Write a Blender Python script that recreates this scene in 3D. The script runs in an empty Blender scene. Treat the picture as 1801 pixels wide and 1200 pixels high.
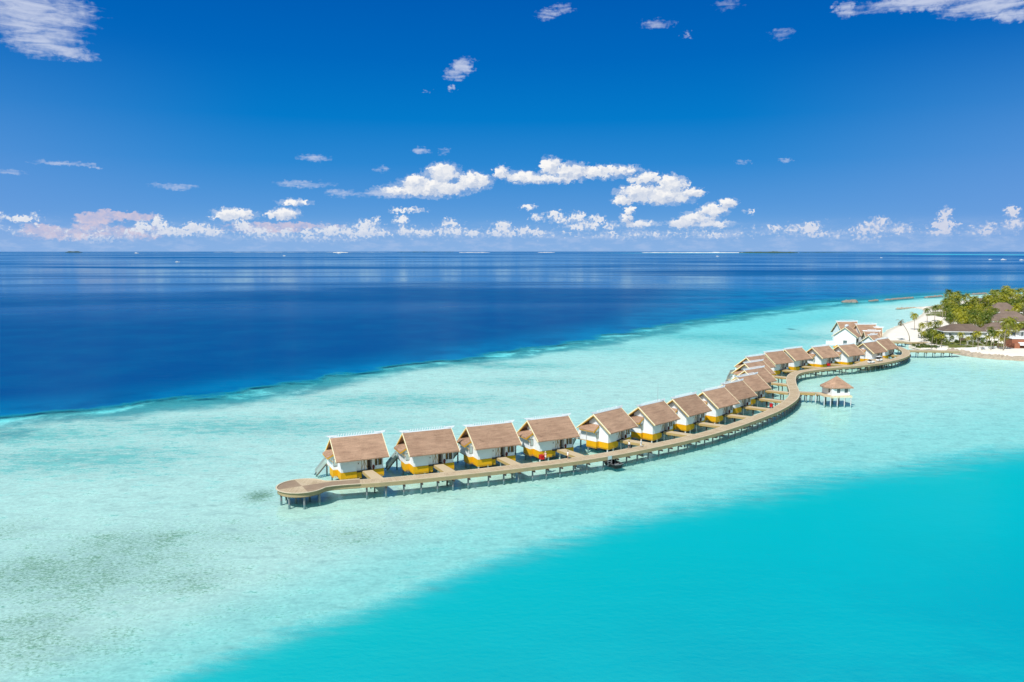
import bpy, bmesh, math, random
import numpy as np
from mathutils import Vector, Matrix, noise as mnoise
random.seed(7)
R = math.radians
scene = bpy.context.scene
col = scene.collection

# ------------------------------------------------------------------ survey: camera station and points on level planes
EYE = 45.0; FL = 1400.0; HY = 440.6; PITCH = math.atan((600 - HY) / FL)
def P(px, py, z=0.0):
    a = (px - 900.5) / FL; b = (600 - py) / FL
    dy = b * math.sin(PITCH) + math.cos(PITCH); dz = b * math.cos(PITCH) - math.sin(PITCH)
    t = (z - EYE) / dz
    return Vector((a * t, dy * t, z))
def AE(px, py):                                     # bearing and elevation, degrees
    a = (px - 900.5) / FL; b = (600 - py) / FL
    dy = b * math.sin(PITCH) + math.cos(PITCH); dz = b * math.cos(PITCH) - math.sin(PITCH)
    return math.degrees(math.atan2(a, dy)), math.degrees(math.atan2(dz, math.hypot(a, dy)))

def lin(r, g, b):
    f = lambda c: (c / 255) / 12.92 if c / 255 <= .04045 else ((c / 255 + .055) / 1.055) ** 2.4
    return (f(r), f(g), f(b), 1.0)

# ------------------------------------------------------------------ object helpers
def tag(o, label=None, cat=None, group=None, kind=None):
    if label: o['label'] = label
    if cat: o['category'] = cat
    if group: o['group'] = group
    if kind: o['kind'] = kind
    return o
def empty(name, loc, rz=0.0):
    o = bpy.data.objects.new(name, None); col.objects.link(o)
    o.location = loc; o.rotation_euler = (0, 0, rz); o.empty_display_size = .5
    return o
class MB:
    def __init__(s): s.v = []; s.f = []; s.m = []
    def poly(s, pts, mi=0):
        n = len(s.v); s.v += [tuple(p) for p in pts]; s.f.append(tuple(range(n, n + len(pts)))); s.m.append(mi)
    def mesh(s, vs, fs, mi=0):
        n = len(s.v); s.v += [tuple(p) for p in vs]
        for f in fs: s.f.append(tuple(n + i for i in f)); s.m.append(mi)
    def box(s, x0, x1, y0, y1, z0, z1, mi=0):
        vs = [(x, y, z) for z in (z0, z1) for y in (y0, y1) for x in (x0, x1)]
        s.mesh(vs, [(0, 2, 3, 1), (4, 5, 7, 6), (0, 1, 5, 4), (2, 6, 7, 3), (0, 4, 6, 2), (1, 3, 7, 5)], mi)
    def bar(s, a, b, w, h=None, mi=0, up=(0, 0, 1)):
        h = h or w; a = Vector(a); b = Vector(b); d = (b - a).normalized(); u = Vector(up)
        if abs(d.dot(u)) > .95: u = Vector((0, 1, 0))
        r = d.cross(u).normalized(); u = r.cross(d)
        vs = []
        for p in (a, b):
            for i, j in ((-1, -1), (1, -1), (1, 1), (-1, 1)): vs.append(p + r * (i * w / 2) + u * (j * h / 2))
        s.mesh(vs, [(3, 2, 1, 0), (4, 5, 6, 7), (0, 1, 5, 4), (1, 2, 6, 5), (2, 3, 7, 6), (3, 0, 4, 7)], mi)
    def tube(s, pts, rs, n=8, mi=0, caps=True):
        pts = [Vector(p) for p in pts]; rs = rs if isinstance(rs, (list, tuple)) else [rs] * len(pts)
        base = len(s.v)
        for i, p in enumerate(pts):
            d = (pts[min(i + 1, len(pts) - 1)] - pts[max(i - 1, 0)]).normalized()
            u = Vector((1, 0, 0)) if abs(d.z) > .9 else Vector((0, 0, 1))
            a = d.cross(u).normalized(); b = d.cross(a)
            for k in range(n):
                t = 2 * math.pi * k / n
                s.v.append(tuple(p + a * (math.cos(t) * rs[i]) + b * (math.sin(t) * rs[i])))
        for i in range(len(pts) - 1):
            for k in range(n):
                q = base + i * n + k; w = base + i * n + (k + 1) % n
                s.f.append((q, w, w + n, q + n)); s.m.append(mi)
        if caps:
            s.f.append(tuple(base + k for k in reversed(range(n)))); s.m.append(mi)
            e = base + (len(pts) - 1) * n
            s.f.append(tuple(e + k for k in range(n))); s.m.append(mi)
    def prism(s, prof, x0, x1, axis='x', mi=0):      # closed outline (u,v) swept along x or y
        g = (lambda t, u, v: (t, u, v)) if axis == 'x' else (lambda t, u, v: (u, t, v))
        if axis == 'z': g = lambda t, u, v: (u, v, t)
        n = len(prof)
        vs = [g(x0, *p) for p in prof] + [g(x1, *p) for p in prof]
        fs = [tuple(range(n)), tuple(reversed(range(n, 2 * n)))] + [(i, i + n, (i + 1) % n + n, (i + 1) % n) for i in range(n)]
        s.mesh(vs, fs, mi)
    def build(s, name, mats, parent=None, loc=None, smooth=False, fix=True):
        me = bpy.data.meshes.new(name); me.from_pydata(s.v, [], s.f)
        mats = mats if isinstance(mats, (list, tuple)) else [mats]
        for m in mats: me.materials.append(m)
        if len(mats) > 1: me.polygons.foreach_set('material_index', s.m)
        if fix:
            bm = bmesh.new(); bm.from_mesh(me); bmesh.ops.recalc_face_normals(bm, faces=bm.faces); bm.to_mesh(me); bm.free()
        if smooth: me.polygons.foreach_set('use_smooth', [True] * len(me.polygons))
        me.update()
        o = bpy.data.objects.new(name, me); col.objects.link(o)
        if parent: o.parent = parent
        if loc is not None: o.location = loc
        return o
kids = {}
def copy_tree(o, parent=None):
    c = o.copy(); col.objects.link(c); c.parent = parent
    for ch in list(o.children): copy_tree(ch, c)
    return c

# ------------------------------------------------------------------ node helpers
class NT:
    def __init__(s, tree): s.t = tree; s.n = tree.nodes; s.l = tree.links
    def new(s, typ, **kw):
        n = s.n.new(typ)
        for k, v in kw.items(): setattr(n, k, v)
        return n
    def put(s, inp, v):
        if isinstance(v, bpy.types.NodeSocket): s.l.new(v, inp)
        elif v is not None: inp.default_value = v
    def m(s, op, a, b=None, c=None, clamp=False):
        n = s.new('ShaderNodeMath', operation=op, use_clamp=clamp)
        for i, v in enumerate((a, b, c)): s.put(n.inputs[i], v)
        return n.outputs[0]
    def vm(s, op, a, b=None, c=None, out=0):
        n = s.new('ShaderNodeVectorMath', operation=op)
        for i, v in enumerate((a, b, c)):
            if v is not None: s.put(n.inputs[i], v)
        return n.outputs[out]
    def ss(s, v, a, b, lo=0.0, hi=1.0):
        n = s.new('ShaderNodeMapRange', interpolation_type='SMOOTHSTEP')
        for i, q in enumerate((v, a, b, lo, hi)): s.put(n.inputs[i], q)
        return n.outputs[0]
    def mix(s, f, a, b, mode='MIX'):
        n = s.new('ShaderNodeMix', data_type='RGBA', blend_type=mode)
        s.put(n.inputs[0], f); s.put(n.inputs[6], a); s.put(n.inputs[7], b)
        return n.outputs[2]
    def ramp(s, f, stops, interp='LINEAR'):
        n = s.new('ShaderNodeValToRGB'); cr = n.color_ramp; cr.interpolation = interp
        while len(cr.elements) < len(stops): cr.elements.new(.5)
        for e, (p, c) in zip(cr.elements, stops): e.position = p; e.color = c
        s.put(n.inputs[0], f); return n.outputs[0]
    def noise(s, vec, scale, detail=4, rough=.55, dist=0.0, dims='3D', out=0):
        n = s.new('ShaderNodeTexNoise', noise_dimensions=dims)
        s.put(n.inputs['Vector'], vec); s.put(n.inputs['Scale'], scale); n.inputs['Detail'].default_value = detail
        n.inputs['Roughness'].default_value = rough; n.inputs['Distortion'].default_value = dist
        return n.outputs[out]
    def voro(s, vec, scale, detail=0, feature='F1', dims='3D', out=0):
        n = s.new('ShaderNodeTexVoronoi', voronoi_dimensions=dims, feature=feature)
        s.put(n.inputs['Vector'], vec); n.inputs['Scale'].default_value = scale
        if 'Detail' in n.inputs: n.inputs['Detail'].default_value = detail
        return n.outputs[out]
    def mapping(s, vec, scale=(1, 1, 1), rot=(0, 0, 0), loc=(0, 0, 0)):
        n = s.new('ShaderNodeMapping'); s.put(n.inputs[0], vec)
        n.inputs[1].default_value = loc; n.inputs[2].default_value = rot; n.inputs[3].default_value = scale
        return n.outputs[0]
    def attr(s, name): return s.new('ShaderNodeAttribute', attribute_name=name).outputs['Fac']
def material(name):
    m = bpy.data.materials.new(name); m.use_nodes = True; t = NT(m.node_tree)
    for n in list(t.n): t.n.remove(n)
    out = t.new('ShaderNodeOutputMaterial'); return m, t, out
def principled(t, out, color, rough=.7, normal=None, spec=.4, **kw):
    b = t.new('ShaderNodeBsdfPrincipled'); t.put(b.inputs['Base Color'], color); t.put(b.inputs['Roughness'], rough)
    b.inputs['Specular IOR Level'].default_value = spec
    if normal is not None: t.put(b.inputs['Normal'], normal)
    for k, v in kw.items(): t.put(b.inputs[k], v)
    t.l.new(b.outputs[0], out.inputs[0]); return b
def bump(t, h, strength=.5, dist=.05):
    n = t.new('ShaderNodeBump'); n.inputs['Strength'].default_value = strength; n.inputs['Distance'].default_value = dist
    t.put(n.inputs['Height'], h); return n.outputs[0]

def simple(name, c, rough=.7, var=.12, scale=2.0, spec=.3, stretch=(1, 1, 1), bmp=0.0, **kw):
    m, t, out = material(name)
    tc = t.new('ShaderNodeTexCoord').outputs['Object']; oi = t.new('ShaderNodeObjectInfo').outputs['Random']
    v = t.vm('ADD', t.mapping(tc, stretch), t.vm('MULTIPLY', t.vm('ADD', (0, 0, 0), oi), (37, 17, 11)))
    n = t.noise(v, scale, 6, .6)
    f = t.m('MULTIPLY_ADD', n, 2 * var, 1 - var)
    colr = t.mix(1.0, c, t.vm('MULTIPLY', (1, 1, 1), t.vm('ADD', (0, 0, 0), f)), 'MULTIPLY')
    principled(t, out, colr, rough, bump(t, n, bmp, .03) if bmp else None, spec, **kw)
    return m

M = {}
M['white'] = simple('white_paint', (.80, .81, .82, 1), .55, .05, .8)
M['comb'] = simple('weathered_white_board', (.66, .70, .74, 1), .7, .12, 1.5)
M['yellow'] = simple('yellow_paint', (.72, .37, .005, 1), .6, .10, 1.5, stretch=(1, 1, .3))
M['cream'] = simple('cream_yellow_trim', (.86, .77, .52, 1), .6, .06, 2)
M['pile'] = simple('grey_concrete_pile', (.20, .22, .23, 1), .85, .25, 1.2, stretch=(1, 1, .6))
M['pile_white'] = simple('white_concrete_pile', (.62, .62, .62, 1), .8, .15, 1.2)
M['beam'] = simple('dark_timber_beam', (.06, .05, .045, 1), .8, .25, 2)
M['frame'] = simple('grey_brown_frame', (.16, .14, .12, 1), .5, .1, 2)
M['door'] = simple('weathered_brown_door', (.13, .095, .07, 1), .6, .15, 3)
M['glass'] = simple('tinted_window_glass', (.10, .13, .14, 1), .06, .1, 1, spec=.9)
M['palegl'] = simple('frosted_glass_panel', (.50, .62, .60, 1), .15, .05, 1, spec=.7)
M['red'] = simple('red_painted_metal', (.50, .015, .015, 1), .4, .1, 3)
M['black'] = simple('black_rubber', (.015, .017, .02, 1), .45, .2, 3)
M['greypl'] = simple('grey_plastic', (.35, .37, .38, 1), .5, .1, 3)
M['brick'] = simple('terracotta_render', (.33, .13, .075, 1), .8, .2, 3)
M['canvas'] = simple('white_canvas', (.80, .80, .79, 1), .8, .04, 1)
M['leafpot'] = simple('dark_red_pot', (.12, .02, .02, 1), .5, .1, 3)

def thatch(name, c0, c1, c2):
    m, t, out = material(name)
    tc = t.new('ShaderNodeTexCoord').outputs['Object']; oi = t.new('ShaderNodeObjectInfo').outputs['Random']
    off = t.vm('MULTIPLY', t.vm('ADD', (0, 0, 0), oi), (53, 29, 17)); v = t.vm('ADD', tc, off)
    fine = t.noise(t.mapping(v, (3.2, 1.2, 5.0)), 1.6, 6, .7)
    rows = t.noise(t.mapping(v, (.35, 1, 4.5)), 1.0, 3, .6)
    big = t.noise(v, .32, 3, .55)
    stain = t.ss(t.noise(t.mapping(v, (.7, .9, 1.4)), .7, 6, .75), .55, .70)
    a = t.mix(t.ss(big, .3, .7), c0, c1)
    a = t.mix(t.m('MULTIPLY', t.ss(fine, .45, .75), .55), a, c2)
    a = t.mix(t.m('MULTIPLY', stain, .6), a, c2)
    g = t.m('MULTIPLY_ADD', rows, .9, .55); g = t.m('MULTIPLY', g, t.m('MULTIPLY_ADD', oi, .22, .89))
    a = t.mix(1.0, a, t.vm('ADD', (0, 0, 0), g), 'MULTIPLY')
    principled(t, out, a, .95, bump(t, t.m('ADD', fine, rows), .9, .16), .1)
    return m
M['thatch'] = thatch('brown_thatch', (.43, .275, .187, 1), (.36, .225, .152, 1), (.20, .125, .085, 1))
M['shingle'] = thatch('dark_brown_shingle', (.21, .155, .122, 1), (.17, .125, .10, 1), (.11, .08, .07, 1))

def planks(name, ca, cb, cc, along=False):
    m, t, out = material(name)
    uv = t.new('ShaderNodeUVMap').outputs[0]
    sx = t.new('ShaderNodeSeparateXYZ'); t.l.new(uv, sx.inputs[0]); u, v = sx.outputs[0], sx.outputs[1]
    q = v if along else u
    pl = t.m('FLOOR', t.m('MULTIPLY', q, 6.5))
    wn = t.new('ShaderNodeTexWhiteNoise', noise_dimensions='1D'); t.l.new(pl, wn.inputs['W'])
    fr = t.m('FRACT', t.m('MULTIPLY', q, 6.5)); gap = t.m('GREATER_THAN', fr, .9)
    n = t.noise(uv, .35, 5, .7); n2 = t.noise(t.mapping(uv, (2, .4, 1)) if not along else t.mapping(uv, (.4, 2, 1)), 3, 4, .6)
    c = t.mix(wn.outputs[0], ca, cb); c = t.mix(t.m('MULTIPLY', t.ss(n, .4, .65), .8), c, cc)
    c = t.mix(t.m('MULTIPLY', gap, .45), c, (.05, .04, .03, 1))
    c = t.mix(1.0, c, t.vm('ADD', (0, 0, 0), t.m('MULTIPLY_ADD', n2, .5, .75)), 'MULTIPLY')
    principled(t, out, c, .85, bump(t, t.m('SUBTRACT', n2, gap), .3, .02), .2)
    return m
M['deck'] = planks('weathered_deck_boards', (.54, .42, .27, 1), (.44, .335, .215, 1), (.58, .47, .32, 1))
M['deck_dark'] = planks('darker_deck_boards', (.34, .245, .165, 1), (.29, .21, .145, 1), (.38, .28, .19, 1), True)
M['edge'] = planks('pale_deck_edge', (.66, .56, .40, 1), (.60, .50, .36, 1), (.68, .60, .46, 1), True)
M['fascia'] = planks('fascia_boards', (.42, .33, .18, 1), (.36, .28, .16, 1), (.30, .26, .16, 1), True)
M['bridge'] = simple('pale_bridge_boards', (.56, .44, .28, 1), .85, .15, 2.5, stretch=(1, 3, 1), bmp=.2)
M['bridge_side'] = simple('golden_bridge_side', (.42, .29, .12, 1), .85, .2, 2.5)

# ================================================================== GROUND, REEF, WATER
def wpts(pts, z=0.0): return np.array([P(x, y, z)[:2] for x, y in pts])
outer = wpts([(-260, 768), (-120, 752), (0, 738), (100, 722), (200, 712), (300, 700), (400, 688), (500, 675), (600, 658), (700, 641), (800, 628), (900, 614), (1000, 599), (1100, 583), (1200, 568), (1300, 553), (1400, 541), (1480, 531), (1560, 525), (1640, 519), (1720, 514), (1801, 510), (1900, 506)])
inner = wpts([(60, 1300), (280, 1200), (400, 1152), (500, 1112), (600, 1078), (700, 1044), (800, 1006), (900, 972), (1000, 938), (1100, 910), (1200, 886), (1300, 866), (1400, 846), (1500, 828), (1600, 812), (1700, 797), (1801, 785), (2000, 765)])
def extend(a, n=900.0):
    d0 = a[0] - a[1]; d1 = a[-1] - a[-2]
    return np.vstack([a[0] + d0 / np.linalg.norm(d0) * n, a, a[-1] + d1 / np.linalg.norm(d1) * n * 3])
outer = extend(outer); inner = extend(inner, 400)
shore = wpts([(2100, 662), (1950, 646), (1801, 635), (1750, 631.5), (1700, 626.5), (1672, 620.5), (1650, 617), (1630, 616), (1612, 617), (1597, 612), (1602, 605), (1588, 600), (1568, 602), (1552, 600), (1550, 590), (1560, 581), (1582, 571.5), (1605, 564), (1619, 555), (1627, 547), (1618, 543.2), (1604, 541.6), (1616, 539.8), (1634, 539.5), (1652, 536.5), (1672, 533), (1700, 528), (1732, 523.5), (1770, 519.5), (1830, 516.5), (1950, 512)])
def seg_dist(X, Y, line, closed=False):
    n = len(line); best = np.full(X.shape, 1e18); side = np.zeros(X.shape)
    for i in range(n if closed else n - 1):
        a = line[i]; b = line[(i + 1) % n]; d = b - a; L2 = d.dot(d)
        t = np.clip(((X - a[0]) * d[0] + (Y - a[1]) * d[1]) / L2, 0, 1)
        ex = X - a[0] - t * d[0]; ey = Y - a[1] - t * d[1]; dd = ex * ex + ey * ey
        cr = d[0] * (Y - a[1]) - d[1] * (X - a[0])
        k = dd < best; best = np.where(k, dd, best); side = np.where(k, np.sign(cr), side)
    return np.sqrt(best), side
def inside(X, Y, poly):
    r = np.zeros(X.shape, bool); n = len(poly)
    for i in range(n):
        x0, y0 = poly[i]; x1, y1 = poly[(i + 1) % n]
        if y0 == y1: continue
        c = ((y0 > Y) != (y1 > Y)) & (X < (x1 - x0) * (Y - y0) / (y1 - y0) + x0)
        r ^= c
    return r
def sstep(t): t = np.clip(t, 0, 1); return t * t * (3 - 2 * t)
def blobs(X, Y, lst, z=0.0):
    r = np.zeros(X.shape)
    for (px, py, rx, ry, s) in lst:
        c = P(px, py, z); ex = abs(P(px + rx, py, z).x - c.x); ey = abs(P(px, py - ry, z).y - P(px, py + ry, z).y) / 2
        q = ((X - c.x) / ex) ** 2 + ((Y - c.y) / ey) ** 2
        r = np.maximum(r, s * np.exp(-q * 1.1))
    return r
def polar(rings, az0, az1, n):
    az = np.radians(np.linspace(az0, az1, n)); rr = np.array(rings)
    Rr, A = np.meshgrid(rr, az, indexing='ij')
    X = Rr * np.sin(A); Y = Rr * np.cos(A)
    nr = len(rr); idx = np.arange(nr * n).reshape(nr, n)
    f = np.stack([idx[:-1, :-1], idx[:-1, 1:], idx[1:, 1:], idx[1:, :-1]], -1).reshape(-1, 4)
    return X.ravel(), Y.ravel(), f
def grid_mesh(name, X, Y, Z, F, mat, attrs):
    me = bpy.data.meshes.new(name); nv = len(X); nf = len(F)
    me.vertices.add(nv); me.vertices.foreach_set('co', np.stack([X, Y, Z], -1).astype(np.float32).ravel())
    me.loops.add(nf * 4); me.loops.foreach_set('vertex_index', F[:, ::-1].astype(np.int32).ravel())
    me.polygons.add(nf); me.polygons.foreach_set('loop_start', (np.arange(nf) * 4).astype(np.int32))
    me.polygons.foreach_set('loop_total', np.full(nf, 4, np.int32))
    me.polygons.foreach_set('use_smooth', np.ones(nf, bool))
    me.update(calc_edges=True); me.validate()
    for k, v in attrs.items():
        a = me.attributes.new(k, 'FLOAT', 'POINT'); a.data.foreach_set('value', v.astype(np.float32))
    me.materials.append(mat)
    o = bpy.data.objects.new(name, me); col.objects.link(o); return o
ALGAE = [(170, 990, 240, 90, .75), (90, 1130, 210, 60, .62), (380, 935, 170, 36, .5), (420, 1060, 150, 40, .35), (60, 1000, 190, 60, .8), (230, 950, 170, 40, .75), (60, 1090, 130, 45, .75), (330, 1010, 110, 35, .7), (20, 925, 90, 30, .55), (455, 865, 32, 13, 1.1), (620, 935, 130, 28, .55),
         (290, 940, 70, 22, .75), (560, 950, 60, 22, .4), (700, 905, 90, 14, .4), (480, 1010, 90, 20, .3)]
TURF = [(130, 800, 260, 34, .9), (420, 745, 330, 22, .8), (60, 760, 200, 24, .9), (700, 700, 250, 16, .75), (930, 668, 150, 10, .6), (1330, 600, 90, 10, .7), (1420, 590, 90, 9, .8), (900, 640, 150, 8, .8), (640, 740, 90, 9, .6),
        (1240, 590, 140, 8, .8), (1050, 610, 120, 8, .6), (500, 775, 50, 6, .5), (360, 800, 90, 10, .45), (1500, 560, 90, 8, .5)]
DARK = [(1392, 577, 14, 3.2, 1.2), (1345, 581, 10, 2.4, .9), (1420, 568, 16, 2.2, .8), (1366, 588, 22, 2, .6), (270, 732, 80, 6, .6), (350, 706, 60, 4, .8), (330, 727, 30, 3, .6), (140, 745, 18, 3, .6), (1300, 602, 20, 2, .5), (610, 672, 60, 3, .6)]
GRASS = [(1740, 607, 60, 3.5, 1.0), (1690, 610, 40, 2.5, .9), (1625, 608, 22, 6, 1.0), (1700, 603, 60, 6, 1.0), (1760, 609, 40, 4, .6), (1665, 606, 22, 6, .9), (1730, 560, 70, 18, 1.0), (1690, 560, 30, 24, .8), (1790, 560, 60, 30, 1.0), (1770, 530, 60, 8, 1.0), (1700, 540, 26, 7, .9)]
def fields(X, Y):
    do, so = seg_dist(X, Y, outer); di, si = seg_dist(X, Y, inner); ds, _ = seg_dist(X, Y, shore, True); ins = inside(X, Y, shore)
    d_out = do * so; d_in = -di * si
    wig = np.zeros(X.shape)
    for i in np.nonzero((np.abs(d_out) < 70) & (Y < 1500))[0]:
        q = Vector((X[i] * .022, Y[i] * .022, 5.0)); wig[i] = 4.5 + 9 * mnoise.fractal(q, 1.0, 2.1, 5)
    d_out = d_out + wig * np.clip(1.3 - np.abs(d_out) / 60, 0, 1)
    w_o = np.interp(X, [-60, 60, 150, 250, 400], [3.5, 5, 18, 45, 60]); w_i = np.interp(X, [-40, 0, 60, 150], [4.5, 8, 13, 20])
    return d_out / w_o, d_in / w_i, np.where(ins, ds, -ds), d_out
rings = [22 * 1.0085 ** i for i in range(560)]
X, Y, F = polar([r for r in rings if r < 2400], -68, 62, 560)
deep, lag, sh, dout = fields(X, Y)
Z = np.where(sh > 0, 1.35 * sstep(sh / 11), -.8 * sstep(-sh / 16))
Z = Z - 3.0 * sstep((lag + .6) / 2.5) * (sh < -10) - 5 * sstep(dout / 60)
Z = np.maximum(Z, -8)

def ground_mat():
    m, t, out = material('sand_and_reef')
    pos = t.new('ShaderNodeNewGeometry').outputs['Position']; p2 = t.mapping(pos, (1, 1, 0))
    al, tu, dk, gr, sh_, dp = [t.attr(k) for k in ('algae', 'turf', 'dark', 'grass', 'shore', 'deep')]
    n_big = t.noise(p2, .045, 5, .6); n_mid = t.noise(p2, .22, 6, .68); n_fin = t.noise(p2, 1.3, 5, .65)
    streak = t.noise(t.mapping(p2, (.16, .5, 1), (0, 0, R(-24))), 1.0, 5, .65)
    grain = t.noise(t.mapping(p2, (.7, 1.5, 1), (0, 0, R(-22))), .55, 6, .72)
    grain2 = t.noise(t.mapping(p2, (1, 1.8, 1), (0, 0, R(15))), .16, 5, .7)
    sand = t.mix(n_big, (.88, .87, .78, 1), (.74, .79, .71, 1))
    turf_c = t.mix(n_mid, (.07, .36, .35, 1), (.30, .62, .55, 1))
    alg_c = t.mix(n_fin, (.19, .23, .10, 1), (.34, .39, .22, 1))
    speck = t.noise(t.mapping(p2, (1, 1.5, 1), (0, 0, R(-20))), 1.9, 6, .78)
    gs = t.m('ADD', t.m('SUBTRACT', grain, .5), t.m('SUBTRACT', grain2, .5))
    f_t = t.m('MULTIPLY', t.ss(t.m('ADD', t.m('MULTIPLY', tu, .85), t.m('ADD', t.m('MULTIPLY', gs, 2.2), t.m('ADD', t.m('MULTIPLY', t.m('SUBTRACT', speck, .5), 1.6), t.m('SUBTRACT', streak, .5)))), .10, 1.0), .85)
    c = t.mix(f_t, sand, turf_c)
    patch = t.m('ADD', t.m('MULTIPLY', gs, 2.2), t.m('MULTIPLY', t.m('SUBTRACT', n_mid, .5), 1.6))
    patch = t.m('ADD', t.m('MULTIPLY', gs, 1.5), t.m('ADD', t.m('MULTIPLY', t.m('SUBTRACT', n_mid, .5), 1.2), t.m('MULTIPLY', t.m('SUBTRACT', speck, .5), 3.4)))
    c = t.mix(t.m('MULTIPLY', t.ss(t.m('ADD', al, patch), .25, 1.25), .95), c, alg_c)
    c = t.mix(t.m('MULTIPLY', t.ss(t.m('ADD', t.m('MULTIPLY', dk, .8), t.m('MULTIPLY', t.m('ADD', gs, t.m('SUBTRACT', n_mid, .5)), 1.8)), .50, 1.1), .8), c, (.12, .11, .10, 1))
    # scattered small coral heads
    spots = t.ss(t.m('ADD', t.noise(p2, .42, 4, .65), t.m('MULTIPLY', t.m('MAXIMUM', tu, t.m('MULTIPLY', al, .6)), .09)), .68, .78)
    c = t.mix(t.m('MULTIPLY', spots, .55), c, (.14, .20, .18, 1))
    doutn = t.m('ADD', t.attr('dout'), t.m('ADD', t.m('MULTIPLY', t.m('SUBTRACT', t.noise(p2, .05, 6, .68), .5), 46), t.m('MULTIPLY', gs, 14)))
    edge = t.m('MULTIPLY', t.ss(doutn, -22, -4), t.ss(t.attr('dout'), 30, 12))
    ecol = t.mix(t.ss(t.m('ADD', t.noise(p2, .045, 5, .66), t.m('MULTIPLY', t.attr('dout'), .012)), .45, .60), (.09, .26, .27, 1), (.66, .84, .80, 1))
    c = t.mix(t.m('MULTIPLY', edge, .85), c, ecol)
    c = t.mix(1.0, c, t.vm('ADD', (0, 0, 0), t.m('MULTIPLY_ADD', t.m('ADD', t.m('MULTIPLY', gs, 2.2), t.m('ADD', t.m('MULTIPLY', n_fin, 1.6), n_mid)), .40, .50)), 'MULTIPLY')
    beach = t.mix(t.ss(t.noise(p2, .3, 4, .6), .3, .8), (.86, .80, .70, 1), (.74, .68, .58, 1))
    wet = (.60, .56, .44, 1)
    land = t.mix(t.ss(sh_, .5, 4.0), wet, beach)
    grass_c = t.mix(t.ss(n_fin, .35, .65), (.10, .13, .025, 1), (.17, .18, .05, 1))
    land = t.mix(t.ss(t.m('ADD', gr, t.m('MULTIPLY', t.m('SUBTRACT', n_mid, .5), 1.3)), .42, .62), land, grass_c)
    c = t.mix(t.ss(sh_, -1.0, .8), c, land)
    principled(t, out, c, .95, bump(t, n_fin, .2, .1), .05)
    return m
ground = grid_mesh('ground', X, Y, Z, F, ground_mat(), dict(algae=blobs(X, Y, ALGAE), turf=blobs(X, Y, TURF), dark=blobs(X, Y, DARK), grass=blobs(X, Y, GRASS, 1.3) * (sh > 3), shore=sh, deep=deep, dout=dout))
tag(ground, 'pale reef flat and sandy island ground', kind='structure')

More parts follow.
